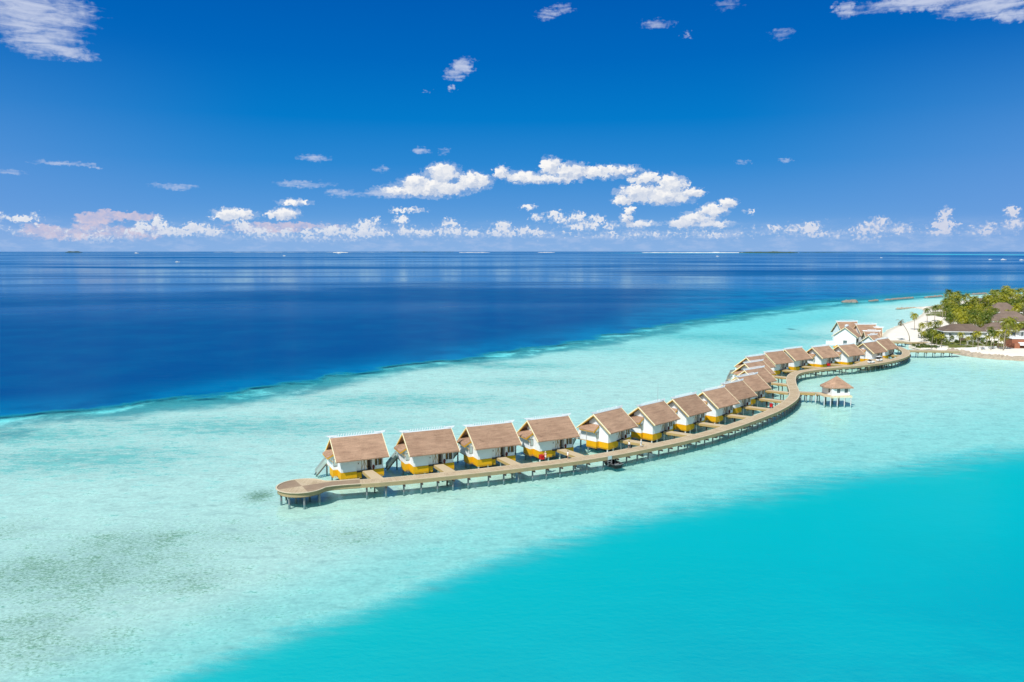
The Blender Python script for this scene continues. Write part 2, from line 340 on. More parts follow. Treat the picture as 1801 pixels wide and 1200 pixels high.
# water sheet
wr = [8.0, 16.0] + [24 * 1.009 ** i for i in range(540)]
wr = [r for r in wr if r < 2600]; r_ = wr[-1]
while r_ < 32000: r_ *= 1.06; wr.append(r_)
X, Y, F = polar(wr, -75, 75, 420)
deep, lag, sh, dout = fields(X, Y)
def water_mat():
    m, t, out = material('sea_water')
    pos = t.new('ShaderNodeNewGeometry').outputs['Position']; p2 = t.mapping(pos, (1, 1, 0))
    dp, lg, sh_, shl = t.attr('deep'), t.attr('lagoon'), t.attr('shore'), t.attr('far_shoal')
    n1 = t.noise(p2, .035, 5, .62); n2 = t.noise(p2, .25, 5, .65)
    wob = t.m('ADD', t.m('MULTIPLY', t.m('SUBTRACT', n1, .5), 2.2), t.m('MULTIPLY', t.m('SUBTRACT', n2, .5), 1.1))
    wobm = t.m('ADD', t.m('MULTIPLY', t.m('SUBTRACT', t.noise(p2, .028, 7, .66), .5), 34), t.m('MULTIPLY', t.m('SUBTRACT', n2, .5), 9))
    wdo = t.attr('wdo'); dmet = t.m('MULTIPLY', dp, wdo); dq = t.m('DIVIDE', t.m('ADD', dmet, wobm), t.m('MULTIPLY_ADD', wdo, .9, 3.0))
    fd = t.ss(dq, -.6, 1.0)
    stk = t.noise(t.mapping(p2, (.12, .5, 1), (0, 0, R(-28))), 1.0, 6, .7)
    fl = t.ss(t.m('ADD', lg, t.m('ADD', t.m('MULTIPLY', wob, .35), t.m('MULTIPLY', t.m('SUBTRACT', stk, .5), 1.5))), -.75, .85)
    # colour of clear shallow water (absorption over its small depth), of the milky lagoon and of open ocean
    near_sh = t.ss(sh_, -90, -6)
    tint = t.mix(t.ss(lg, -4.5, 0.0), (.78, .935, .915, 1), (.67, .925, .915, 1))
    tint = t.mix(t.ss(dq, -3, .3), tint, (.46, .92, .93, 1))
    tint = t.mix(near_sh, tint, (.78, .955, .945, 1))
    far_cy = t.ss(t.vm('LENGTH', pos, out=1), 260, 520)
    tint = t.mix(t.m('MULTIPLY', far_cy, t.ss(sh_, -20, -60)), tint, (.48, .88, .91, 1))
    lag_c = t.mix(t.ss(lg, .3, 6.5), (.0, .48, .475, 1), (.0, .355, .45, 1))
    lag_c = t.mix(t.m('MULTIPLY', t.ss(t.m('ADD', n1, t.m('MULTIPLY', t.m('SUBTRACT', stk, .5), .35)), .38, .66), .55), lag_c, (.0, .47, .50, 1))
    streaks = t.noise(t.mapping(p2, (.0009, .0034, 1), (0, 0, R(6))), 1.0, 5, .58, .8)
    wide = t.noise(t.mapping(p2, (.0003, .0011, 1), (0, 0, R(-4))), 1.0, 3, .5, .5)
    oc = t.mix(t.ss(dp, 0, 14), (.0, .17, .36, 1), (.0, .062, .215, 1))
    dist = t.ss(t.vm('LENGTH', pos, out=1), 500, 3500)
    oc = t.mix(dist, oc, (.0, .095, .29, 1))
    oc = t.mix(t.m('MULTIPLY', t.m('SUBTRACT', 1.0, dist), t.ss(n1, .35, .75)), oc, (.0, .082, .235, 1))
    oc = t.mix(t.ss(t.m('ADD', shl, t.m('MULTIPLY', t.m('SUBTRACT', wide, .5), .7)), .35, .9), oc, (.03, .42, .55, 1))
    # backscatter of the water column: none in the shallows, nearly all of the light over the deep
    body = t.new('ShaderNodeBsdfDiffuse'); bodyn = body.inputs['Normal']; t.put(body.inputs[0], t.mix(fd, t.mix(fl, (.03, .62, .64, 1), lag_c), oc))
    clear = t.new('ShaderNodeBsdfTransparent'); t.put(clear.inputs[0], tint)
    milk = t.m('MULTIPLY_ADD', t.ss(lg, -4, -.5), .10, .07)
    milk = t.m('MULTIPLY', milk, t.ss(sh_, -2, -25))
    fb = t.m('MAXIMUM', t.m('MAXIMUM', milk, t.m('MULTIPLY', fl, .93)), fd)
    mx = t.new('ShaderNodeMixShader'); t.put(mx.inputs[0], fb); t.l.new(clear.outputs[0], mx.inputs[1]); t.l.new(body.outputs[0], mx.inputs[2])
    # waves
    w1 = t.noise(t.mapping(p2, (.9, 1.5, 1), (0, 0, R(-24))), .9, 4, .6)
    w2 = t.noise(t.mapping(p2, (.25, .7, 1), (0, 0, R(8))), .35, 4, .6)
    wh = t.m('ADD', t.m('MULTIPLY', w1, .35), t.m('MULTIPLY', w2, t.m('MULTIPLY_ADD', fd, 1.4, .5)))
    calm = t.m('MULTIPLY', t.ss(t.m('ADD', streaks, t.m('MULTIPLY', t.m('SUBTRACT', wide, .5), .9)), .32, .60), t.ss(t.m('ADD', t.vm('LENGTH', pos, out=1), t.m('ADD', t.m('MULTIPLY', t.m('SUBTRACT', wide, .5), 1200), t.m('MULTIPLY', t.m('SUBTRACT', streaks, .5), 1500))), 480, 1500))
    wh = t.m('MULTIPLY', wh, t.m('MULTIPLY_ADD', t.m('MULTIPLY', calm, fd), -.85, 1.0))
    bn = t.new('ShaderNodeBump'); bn.inputs['Strength'].default_value = .55; bn.inputs['Distance'].default_value = .22; t.put(bn.inputs['Height'], wh); t.l.new(bn.outputs[0], bodyn)
    fr = t.new('ShaderNodeFresnel'); fr.inputs[0].default_value = 1.33; t.l.new(bn.outputs[0], fr.inputs['Normal'])
    gl = t.new('ShaderNodeBsdfGlossy'); t.put(gl.inputs['Roughness'], t.m('MULTIPLY_ADD', calm, -.075, .11)); gl.inputs['Color'].default_value = (.62, .90, 1, 1)
    t.l.new(bn.outputs[0], gl.inputs['Normal'])
    ff = t.m('MINIMUM', fr.outputs[0], t.m('ADD', t.m('MULTIPLY', t.m('MULTIPLY', calm, fd), .50), t.m('MULTIPLY_ADD', fd, -.06, .17)))
    fin = t.new('ShaderNodeMixShader'); t.put(fin.inputs[0], ff); t.l.new(mx.outputs[0], fin.inputs[1]); t.l.new(gl.outputs[0], fin.inputs[2])
    t.l.new(fin.outputs[0], out.inputs[0]); return m
sea = grid_mesh('sea_water', X, Y, np.zeros_like(X), F, water_mat(), dict(wdo=np.interp(X, [-60, 60, 150, 250, 400], [3.5, 5, 18, 45, 60]), deep=deep, lagoon=lag, shore=sh, far_shoal=blobs(X, Y, [(1740, 448, 160, 2.2, 1.2), (1200, 445.4, 260, .9, .8)])))
tag(sea, 'clear turquoise lagoon water turning deep blue outside the reef', kind='structure')

# ================================================================== BUNGALOWS
FL_Z = 2.2; EAVE = 4.85; RIDGE = 8.5; RUN = 4.8; XL, XR = -5.2, 5.2
def gable_roof_prof(run, eave, ridge, th=.28):
    k = (ridge - eave) / run
    return [(-run, eave), (0, ridge), (run, eave), (run, eave - th * .8), (run - .25, eave - th * .8 + .25 * k - .0), (0, ridge - th * 1.35), (-run + .25, eave - th * .8 + .25 * k), (-run, eave - th * .8)]
def ridge_comb(mb, x0, x1, y, z, n, h=.62):
    sl = .5                                           # the comb leans back from the camera side
    def slab(pts, th=.09):
        vs = [(x, y + (q - z) * sl - th, q) for x, q in pts] + [(x, y + (q - z) * sl + th, q - .03) for x, q in pts]; m = len(pts)
        mb.mesh(vs, [tuple(range(m)), tuple(reversed(range(m, 2 * m)))] + [(i, i + m, (i + 1) % m + m, (i + 1) % m) for i in range(m)])
    slab([(x0, z - .02), (x1, z - .02), (x1, z + .17), (x0, z + .17)], .05)
    slab([(x0 - .95, z + .5), (x0 - .1, z + .0), (x0 + 1.3, z + .2), (x0 + 1.35, z + .42)], .05)
    slab([(x1 + .95, z + .5), (x1 + 1.0 - .3, z + .2), (x1 + .1, z + .0), (x1 - 1.3, z + .2), (x1 - 1.35, z + .42)], .05)
    a, b = x0 + 1.5, x1 - 1.5
    for i in range(n):
        x = a + (b - a) * i / (n - 1); slab([(x - .07, z + .17), (x + .07, z + .17), (x + .28, z + h), (x + .16, z + h)], .05)
def barge(mb, x, run, eave, ridge, out=-1, teeth=True):
    k = (ridge - eave) / run
    x0, x1 = (x - .10, x + .004) if out < 0 else (x - .004, x + .10)
    mb.prism([(-run - .05, eave - .26), (0, ridge - .27), (run + .05, eave - .26), (run + .05, eave + .02), (0, ridge + .05), (-run - .05, eave + .02)], x0, x1, 'x', 0)
    if teeth:
        for s in (-1, 1):
            for i in range(16):
                y = s * (run - .2) * (i + .5) / 16; z = ridge - .28 - abs(y) * k + .03
                mb.box(x0 + .02, x1 - .02, y - .08, y + .08, z - .24, z, 1)
def make_bungalow():
    r = empty('water_bungalow', (0, 0, 0))
    b = MB(); b.prism(gable_roof_prof(RUN, EAVE, RIDGE), XL, XR); rf = b.build('roof', M['thatch'], r)
    b = MB(); ridge_comb(b, XL + .1, XR - .1, 0, RIDGE, 15); b.build('ridge_ornament', M['comb'], r)
    for s, x in ((-1, XL), (1, XR)):
        b = MB(); barge(b, x, RUN, EAVE, RIDGE, s); b.build('bargeboard', [M['cream'], M['yellow']], r)
    # walls
    zt = 5.55; b = MB()
    def gp(y0, y1, z0):                                # wall outline under the roof slope
        f = lambda y: RIDGE - .42 - abs(y) * (RIDGE - EAVE) / RUN
        pts = [(y0, z0), (y1, z0), (y1, f(y1))]
        if y0 < 0 < y1: pts.append((0, f(0)))
        return pts + [(y0, f(y0))]
    b.prism(gp(-3.3, 2.1, FL_Z), -4.0, -3.85)          # gable wall towards the round end
    b.prism(gp(-3.1, 2.1, FL_Z), 4.35, 4.5)
    b.box(-3.85, -.9, -3.3, -3.15, FL_Z, zt); b.box(-.9, .1, -3.02, -2.87, FL_Z, zt); b.box(-.98, -.9, -3.15, -2.87, FL_Z, zt)
    b.box(.02, .1, -2.87, -1.7, FL_Z, zt); b.box(.1, 4.35, -1.85, -1.7, FL_Z, zt + .6)
    b.box(2.28, 4.35, -3.3, -3.15, FL_Z, FL_Z + .72); b.box(2.2, 2.28, -3.3, -1.85, FL_Z, zt); b.box(4.2, 4.35, -3.3, -3.1, FL_Z + .72, zt - .2)
    b.box(2.28, 2.75, -3.28, -3.17, FL_Z + .72, zt - .1); b.box(3.3, 3.42, -3.28, -3.17, FL_Z + .72, zt - .1)
    b.box(-3.85, 4.35, 1.95, 2.1, FL_Z, zt + .5)       # rear wall
    b.box(-4.9, -4.0, -.6, -.45, FL_Z, 5.2); b.box(-4.9, -4.75, -.45, 2.1, FL_Z, 5.15); b.box(-4.75, -4.0, 1.95, 2.1, FL_Z, 5.2)   # bay
    b.box(.1, 4.35, -2.0, -1.85, FL_Z, FL_Z + .1)
    b.build('wall', M['white'], r)
    b = MB()
    for (x0, x1, y0, y1) in ((-4.05, -.9, -3.36, -3.30), (-.9, .12, -3.08, -3.02), (2.2, 4.56, -3.36, -3.3), (-4.06, -4.0, -3.3, -.6), (4.5, 4.56, -3.3, 2.1), (-4.96, -4.06, -.66, -.6), (-4.96, -4.9, -.6, 2.2), (-4.9, 4.56, 2.1, 2.16)):
        b.box(x0, x1, y0, y1, .98, FL_Z - .02)
        horiz = (x1 - x0) > (y1 - y0); n = int(((x1 - x0) if horiz else (y1 - y0)) / .24)
        for i in range(n):
            if horiz: q = x0 + (i + .5) * (x1 - x0) / n; b.box(q - .07, q + .07, y0 + .01, y1 - .01, .66, .98)
            else: q = y0 + (i + .5) * (y1 - y0) / n; b.box(x0 + .01, x1 - .01, q - .07, q + .07, .66, .98)
    b.build('skirt', M['yellow'], r)
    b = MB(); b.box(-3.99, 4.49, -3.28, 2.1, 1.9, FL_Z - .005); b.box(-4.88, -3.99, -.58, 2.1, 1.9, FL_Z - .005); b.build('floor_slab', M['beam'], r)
    # lean-to canopy over the bay
    b = MB(); b.prism([(-3.99, 5.95), (-6.0, 4.85), (-6.0, 4.66), (-3.99, 5.76)], -.8, 3.6, 'y'); cn = b.build('bay_canopy', M['thatch'], r)
    b = MB(); b.prism([(-4.2, 5.7), (-6.04, 4.68), (-6.04, 4.54), (-4.2, 5.5)], -.86, -.80, 'y')
    for i in range(8): x = -5.95 + i * .22; z = 4.6 + i * .125; b.box(x - .06, x + .06, -.85, -.81, z - .2, z)
    for i in range(18): b.box(-6.04, -6.0, -.8 + i * .24, -.66 + i * .24, 4.52, 4.68)
    b.bar((-5.8, -.7, 4.65), (-4.92, -.7, 3.8), .09); b.build('canopy_fringe', M['yellow'], cn)
    def window(x0, x1, z0, z1, y, axis='y'):
        f = MB()
        for (a, c, d, e) in ((x0, x1, z0, z0 + .09), (x0, x1, z1 - .09, z1), (x0, x0 + .09, z0 + .09, z1 - .09), (x1 - .09, x1, z0 + .09, z1 - .09)):
            f.box(a, c, y - .07, y, d, e)
        f.box((x0 + x1) / 2 - .03, (x0 + x1) / 2 + .03, y - .05, y, z0 + .09, z1 - .09)
        fo = f.build('window', M['frame'], r); g = MB(); g.box(x0 + .08, x1 - .08, y - .03, y - .01, z0 + .08, z1 - .08); g.build('pane', M['palegl'], fo)
    window(-4.8, -4.1, 2.9, 4.4, -.60)
    # porch: lattice screen, door, posts
    b = MB(); b.box(.12, 1.35, -2.94, -2.90, FL_Z, 5.2); ls = b.build('lattice_screen', M['white'], r)
    b = MB(); y = -2.96
    for x in (.16, .75, 1.3): b.box(x - .035, x + .035, y - .03, y + .02, FL_Z + .05, 5.1)
    b.bar((.2, y - .02, 5.0), (.72, y - .02, 3.7), .06); b.bar((.2, y - .02, 2.6), (.72, y - .02, 3.9), .06); b.bar((1.27, y - .02, 4.9), (.78, y - .02, 4.0), .06); b.bar((1.27, y - .02, 2.6), (.78, y - .02, 3.8), .06)
    b.build('screen_bars', M['bridge_side'], ls)
    b = MB(); b.box(1.42, 2.14, -2.02, -1.95, FL_Z + .05, 4.95); d = b.build('door', M['door'], r)
    b = MB(); b.box(2.0, 2.05, -2.07, -2.02, 3.6, 3.75); b.build('handle', M['greypl'], d)
    b = MB()
    for x in (2.95, 3.75): b.box(x, x + .05, -3.2, -3.15, FL_Z + .72, 5.3)
    b.build('porch_post', M['yellow'], r)
    b = MB(); b.box(2.78, 3.28, -2.6, -2.55, FL_Z + .72, 5.3); b.box(3.45, 4.18, -2.6, -2.55, FL_Z + .72, 5.3); b.build('bathroom_screen', M['frame'], r)
    b = MB(); b.tube([(2.45, -3.42, 2.25), (2.45, -3.42, 2.7)], [.16, .24], 8); b.tube([(2.45, -3.42, 2.7), (2.45, -3.42, 3.1)], [.3, .12], 7); b.build('flower_pot', M['leafpot'], r)
    b = MB(); b.box(-.55, -.38, -3.06, -3.02, 3.5, 3.75); b.build('wall_lamp', M['frame'], r)
    # rear deck, rail, stair
    b = MB(); b.box(-4.9, 4.5, 2.17, 6.9, FL_Z - .24, FL_Z); dk = b.build('rear_deck', M['bridge'], r)
    b = MB(); b.box(-4.9, -4.84, 2.2, 5.1, FL_Z, FL_Z + 1.15); b.box(-4.9, 4.5, 6.84, 6.9, FL_Z, FL_Z + 1.0); b.box(4.44, 4.5, 2.2, 6.84, FL_Z, FL_Z + 1.1); b.build('balustrade', M['palegl'], dk)
    b = MB(); b.box(-4.93, -4.88, 2.2, 4.6, FL_Z + .0, FL_Z + 1.9); b.build('privacy_screen', M['white'], r)
    st = MB()
    for i in range(11):
        x = -4.95 - i * .19; z = FL_Z - .1 - i * .215; st.box(x - .19, x, 5.25, 6.55, z - .05, z)
    for y in (5.2, 6.6): st.bar((-4.9, y, 2.05), (-7.1, y, -.35), .08, .28)
    st = st.build('stair', M['frame'], r)
    b = MB()
    for y in (5.17, 6.63): b.mesh([(-4.9, y - .02, 2.25), (-6.95, y - .02, .05), (-6.95, y - .02, .9), (-4.9, y - .02, 3.2), (-4.9, y + .02, 2.25), (-6.95, y + .02, .05), (-6.95, y + .02, .9), (-4.9, y + .02, 3.2)], [(0, 1, 2, 3), (7, 6, 5, 4), (0, 4, 5, 1), (1, 5, 6, 2), (2, 6, 7, 3), (3, 7, 4, 0)])
    b.build('stair_rail', M['palegl'], st)
    for x in (-4.6, -1.6, 1.3, 4.2):
        for y in (-2.9, 1.9, 6.5):
            xx = -3.7 if (x < -4 and y < 0) else x
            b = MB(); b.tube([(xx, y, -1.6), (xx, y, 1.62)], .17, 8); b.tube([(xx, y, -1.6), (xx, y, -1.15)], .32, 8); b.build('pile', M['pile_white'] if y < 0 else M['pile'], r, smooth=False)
    b = MB()
    for y in (-2.9, 1.9, 6.5): b.box(-3.95, 4.3, y - .12, y + .12, 1.6, 1.895)
    b.build('floor_beam', M['beam'], r)
    for x in (-4.7, 4.2):
        b = MB(); b.tube([(x, 4.3, FL_Z), (x, 4.3, 5.05)], .09, 8); b.build('veranda_post', M['white'], r)
    return r

WALK = [(531, 855), (575, 850), (622, 848), (670, 845), (750, 837.5), (830, 829.5), (910, 820.5), (990, 811), (1070, 799), (1110, 791.5), (1150, 783.5), (1200, 773), (1250, 760.5), (1300, 745), (1350, 726.5), (1370, 717.3), (1386, 707.5), (1396, 698), (1397, 688), (1393, 677), (1391, 667), (1394, 659.5), (1405, 654), (1430, 650), (1460, 646.5), (1500, 643), (1540, 638.5), (1570, 633), (1588, 627.2), (1594, 621.5), (1590, 615.5), (1577, 609.5)]
DZ = 2.4
def smooth_path(pts, step=1.0):
    out = []
    for i in range(len(pts) - 1):
        p0 = pts[max(i - 1, 0)]; p1 = pts[i]; p2 = pts[i + 1]; p3 = pts[min(i + 2, len(pts) - 1)]
        n = max(2, int((p2 - p1).length / step))
        for k in range(n):
            t = k / n
            out.append(.5 * ((2 * p1) + (p2 - p0) * t + (2 * p0 - 5 * p1 + 4 * p2 - p3) * t * t + (3 * p1 - p0 - 3 * p2 + p3) * t ** 3))
    out.append(pts[-1]); return out
def relax(pts, n=6):
    for _ in range(n): pts = [pts[0]] + [(pts[i - 1] + 2 * pts[i] + pts[i + 1]) / 4 for i in range(1, len(pts) - 1)] + [pts[-1]]
    return pts
walk = relax(smooth_path([P(x, y, DZ) for x, y in WALK]), 10)

HOUSES = [(-30.9, 154.8, 25.5), (-17.3, 159.2, 24.5), (-4.8, 164.7, 25.5), (7.9, 171.5, 28), (21.9, 179.3, 46), (33.4, 187.8, 45), (43.4, 197.6, 45), (53.3, 207.6, 44), (61.3, 218.6, 43), (69.0, 230.9, 41), (75.2, 244.5, 40), (79.6, 259.6, 40),
          (84.6, 274.3, 38), (95.0, 286.6, 35), (105.4, 296.0, 36), (118.0, 302.2, 34), (130.3, 308.1, 34), (143.2, 316.6, 38), (153.2, 327.5, 40)]
LAB = ['first bungalow beside the round end platform, outermost of all', 'second bungalow counting from the round end platform', 'third bungalow counting from the round end platform', 'fourth bungalow, behind the red trolley on the boardwalk',
       'fifth bungalow, turned to show its gable, beside the walking person in dark shorts', 'sixth bungalow, with the thin marker mast rising behind it', 'seventh bungalow, gable turned to the lagoon, two beyond the walking person', 'eighth bungalow, last one standing clear before the overlapping roofs',
       'ninth bungalow, first whose gable hides behind its neighbour roof', 'tenth bungalow, near the red trolley before the sharp bend', 'eleventh bungalow, opposite the bend where the pavilion walkway leaves', 'twelfth bungalow, open gable showing just past the boardwalk bend',
       'thirteenth bungalow, only ridge and gable tip showing behind the twelfth', 'fourteenth bungalow, where the boardwalk swings round beyond the bend', 'fifteenth bungalow, behind the outside of the curve above the pavilion', 'sixteenth bungalow, with a red trolley at its entrance bridge',
       'seventeenth bungalow, between the red trolley and the two white buggies', 'eighteenth bungalow, directly behind the two parked white buggies', 'nineteenth bungalow, the last before the boardwalk reaches the island']
proto = make_bungalow()
for i, (x, y, a) in enumerate(HOUSES):
    h = proto if i == 0 else copy_tree(proto)
    h.location = (x, y, 0); h.rotation_euler = (0, 0, R(a))
    tag(h, LAB[i] + ', thatched roof over white walls' if len(LAB[i].split()) < 11 else LAB[i], 'bungalow', 'thatched water bungalows on stilts along the boardwalk')
    # entrance bridge down to the boardwalk
    ca, sa = math.cos(R(a)), math.sin(R(a)); best = None
    for p in walk:
        dx, dy = p.x - x, p.y - y; lx = dx * ca + dy * sa; ly = -dx * sa + dy * ca
        if ly < -4 and (best is None or abs(lx - 1.2) < abs(best[0] - 1.2)): best = (lx, ly)
    L = min(-best[1] - 1.35, 22)
    b = MB(); z0, z1 = FL_Z - .02, DZ + .02; ym = -3.4; ye = -L
    b.mesh([(.2, ym, z0 - .12), (2.1, ym, z0 - .12), (2.3, ye, z1 - .12), (.1, ye, z1 - .12), (.2, ym, z0), (2.1, ym, z0), (2.3, ye, z1), (.1, ye, z1)], [(3, 2, 1, 0), (4, 5, 6, 7), (0, 1, 5, 4), (1, 2, 6, 5), (2, 3, 7, 6), (3, 0, 4, 7)], 0)
    br = b.build('entrance_bridge', [M['bridge']], h)
    b = MB()
    for s, xa, xb in ((-1, .17, .07), (1, 2.13, 2.33)): b.bar((xa, ym, z0 - .30), (xb, ye, z1 - .30), .07, .52)
    b.build('bridge_side_board', M['bridge_side'], br)
    if L > 7:
        for q in (.35, .75):
            b = MB()
            yy = ym + (ye - ym) * q; b.box(.2, 2.1, yy - .1, yy + .1, 1.6, 1.88); b.tube([(1.1, yy, -1.6), (1.1, yy, 1.7)], .14, 8)
            b.build('bridge_support', M['beam'], br)

# ================================================================== BOARDWALK
def ribbon(path, offs, zs, mat_ids, name, mats, parent, u0=0.0):
    """sweeps a strip through offsets (left positive) at heights zs along the path, uv in metres"""
    me = bpy.data.meshes.new(name); vs = []; fs = []; uvs = []; mi = []
    n = len(path); m = len(offs); arc = [0.0]
    for i in range(1, n): arc.append(arc[-1] + (path[i] - path[i - 1]).length)
    acc = [0.0]
    for j in range(1, m): acc.append(acc[-1] + math.hypot(offs[j] - offs[j - 1], zs[j] - zs[j - 1]))
    for i in range(n):
        d = (path[min(i + 1, n - 1)] - path[max(i - 1, 0)]); d.z = 0; d.normalize(); l = Vector((-d.y, d.x, 0))
        for j in range(m): q = path[i] + l * offs[j]; vs.append((q.x, q.y, path[i].z - DZ + zs[j]))
    for i in range(n - 1):
        for j in range(m - 1):
            fs.append((i * m + j, i * m + j + 1, (i + 1) * m + j + 1, (i + 1) * m + j)); mi.append(mat_ids[j])
            uvs += [(arc[i] + u0, acc[j]), (arc[i] + u0, acc[j + 1]), (arc[i + 1] + u0, acc[j + 1]), (arc[i + 1] + u0, acc[j])]
    me.from_pydata(vs, [], fs); uvl = me.uv_layers.new(name='UVMap'); uvl.data.foreach_set('uv', [c for u in uvs for c in u])
    for mt in mats: me.materials.append(mt)
    me.polygons.foreach_set('material_index', mi); me.update()
    o = bpy.data.objects.new(name, me); col.objects.link(o); o.parent = parent; return o
HW = 1.5; RC = 4.35
C0 = walk[0].copy()
bw = empty('boardwalk', (0, 0, 0)); tag(bw, 'long curving timber boardwalk on piles, from a round end platform past all the bungalows', 'boardwalk')
# outline of round platform flowing into the walk
i0 = next(i for i, p in enumerate(walk) if (p - C0).length > RC + 5.0)
main = walk[i0:]
ribbon(main, [HW, HW - .22, -HW + .22, -HW], [DZ] * 4, [1, 0, 1], 'deck', [M['deck'], M['edge']], bw)
ribbon(main, [HW, HW + .03, HW + .03], [DZ, DZ - .02, DZ - .78], [0, 0], 'fascia', [M['fascia']], bw)
ribbon(main, [-HW - .03, -HW - .03, -HW], [DZ - .78, DZ - .02, DZ], [0, 0], 'fascia', [M['fascia']], bw)
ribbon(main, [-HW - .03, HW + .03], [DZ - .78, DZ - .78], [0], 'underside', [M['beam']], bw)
d0 = (main[0] - C0).normalized(); l0 = Vector((-d0.y, d0.x, 0))
d1 = (main[1] - main[0]).normalized(); l1 = Vector((-d1.y, d1.x, 0))
def flare(side):
    ang = R(32); a = C0 + (d0 * math.cos(ang) + l0 * side * math.sin(ang)) * RC
    b = main[0] + l1 * side * HW
    ta = (d0 * math.sin(ang) - l0 * side * math.cos(ang)) * 4.6; tb = d1 * 4.6
    out = []
    for k in range(1, 12):
        t = k / 12; h00 = 2 * t ** 3 - 3 * t * t + 1; h10 = t ** 3 - 2 * t * t + t; h01 = -2 * t ** 3 + 3 * t * t; h11 = t ** 3 - t * t
        out.append(a * h00 + ta * h10 + b * h01 + tb * h11)
    return out
arc = []
for k in range(61):
    th = R(32) + (2 * math.pi - 2 * R(32)) * k / 60; arc.append(C0 + (d0 * math.cos(th) + l0 * math.sin(th)) * RC)
left = flare(1); right = flare(-1)
outline = [main[0] + l1 * HW] + list(reversed(left)) + arc + right + [main[0] - l1 * HW]
for p in outline: p.z = DZ
pf = MB(); uvs = []
def sector(pts, mi):
    for i in range(len(pts) - 1): pf.poly([C0 if True else 0, pts[i], pts[i + 1]], mi)
ringp = outline
for i in range(len(ringp) - 1):
    a, b_ = ringp[i], ringp[i + 1]; mid = (a + b_) / 2 - C0
    u, v = mid.dot(d0), mid.dot(l0)
    u2, v2 = u * .97 + v * .26, -u * .26 + v * .97
    mi = 1 if u2 * v2 < 0 or mid.length > RC + 1.2 else 0
    pf.poly([C0, a, b_], mi)
pf.poly([C0, ringp[-1], ringp[0]], 1)
me = bpy.data.meshes.new('round_platform'); me.from_pydata(pf.v, [], pf.f); uvl = me.uv_layers.new(name='UVMap')
uvl.data.foreach_set('uv', [c for lp in me.loops for c in (me.vertices[lp.vertex_index].co.x, me.vertices[lp.vertex_index].co.y)])
me.materials.append(M['deck']); me.materials.append(M['deck_dark']); me.polygons.foreach_set('material_index', pf.m)
bm = bmesh.new(); bm.from_mesh(me); bmesh.ops.recalc_face_normals(bm, faces=bm.faces)
if bm.faces[0].normal.z < 0:
    for f in bm.faces: f.normal_flip()
bm.to_mesh(me); bm.free()
o = bpy.data.objects.new('round_platform', me); col.objects.link(o); o.parent = bw
rp = list(reversed(outline))
ribbon(rp, [-.02, -.02, .26, .26], [DZ - .02, DZ + .10, DZ + .10, DZ + .01], [0, 0, 0], 'platform_rim', [M['edge']], bw)
ribbon(rp, [-.05, -.05], [DZ - .85, DZ + .02], [0], 'platform_fascia', [M['fascia']], bw)
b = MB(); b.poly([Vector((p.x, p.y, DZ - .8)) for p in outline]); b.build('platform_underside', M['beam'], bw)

# crossbeams with their two piles, every 3.2 m
acc = 0; nxt = 1.0; supports = []
for i in range(1, len(main)):
    acc += (main[i] - main[i - 1]).length
    if acc >= nxt: supports.append(i); nxt += 3.25
sup_far = MB()
def support(p, l, mbx=None, parent=None):
    a = p + l * 1.1; c = p - l * (HW + .35); z = DZ - .95
    if mbx is not None:
        mbx.bar((a.x, a.y, z), (c.x, c.y, z), .26, .3)
        for s in (-.75,): q = p + l * s; mbx.tube([(q.x, q.y, -1.6), (q.x, q.y, z - .14)], .17, 8)
        return
    b = MB(); b.bar((a.x, a.y, z), (c.x, c.y, z), .26, .3); cb = b.build('crossbeam', M['beam'], parent)
    for s in (-.75,):
        q = p + l * s; b = MB(); b.tube([(q.x, q.y, -1.6), (q.x, q.y, -1.15)], .3, 8); b.tube([(q.x, q.y, -1.2), (q.x, q.y, z - .14)], .17, 8); b.build('pile', M['pile'], cb)
cnt = 0
for i in supports:
    d = (main[min(i + 1, len(main) - 1)] - main[i - 1]).normalized(); l = Vector((-d.y, d.x, 0))
    if cnt < 99: support(main[i], l, None, bw)
    else: support(main[i], l, sup_far)
    cnt += 1
if sup_far.v: tag(sup_far.build('distant_supports', M['beam'], bw), kind='stuff')
for th, rr in ((95, 3.7), (140, 3.7), (185, 3.7), (232, 3.7), (275, 3.7), (320, 3.9), (40, 3.9), (200, 1.2), (20, 1.4)):
    q = C0 + (d0 * math.cos(R(th)) + l0 * math.sin(R(th))) * rr
    b = MB(); b.tube([(q.x, q.y, -1.6), (q.x, q.y, -1.05)], .34, 10); b.tube([(q.x, q.y, -1.1), (q.x, q.y, DZ - .8)], .2, 10); b.build('platform_pile', M['pile'], bw)

def near(px, py):
    q = P(px, py, DZ); k = min(range(1, len(walk) - 1), key=lambda i: (walk[i] - q).length); d = (walk[k + 1] - walk[k - 1]).normalized()
    return walk[k], d, Vector((-d.y, d.x, 0))
p, d, l = near(1063, 800)
b = MB(); c = p - l * (HW + .06)
for k in (-.5, .5): b.bar((c.x + d.x * k, c.y + d.y * k, .4), (c.x + d.x * k, c.y + d.y * k, DZ + .15), .08)
for z in (.6, .95, 1.3, 1.65, 2.0, 2.35): b.bar((c.x - d.x * .5, c.y - d.y * .5, z), (c.x + d.x * .5, c.y + d.y * .5, z), .1, .07)
b.build('ladder', M['greypl'], bw)
b = MB(); c2 = p - l * (HW + .1); b.bar((c2.x - d.x * .45, c2.y - d.y * .45, DZ - .3), (c2.x + d.x * .45, c2.y + d.y * .45, DZ - .3), .05, .75); b.build('access_panel', M['palegl'], bw)

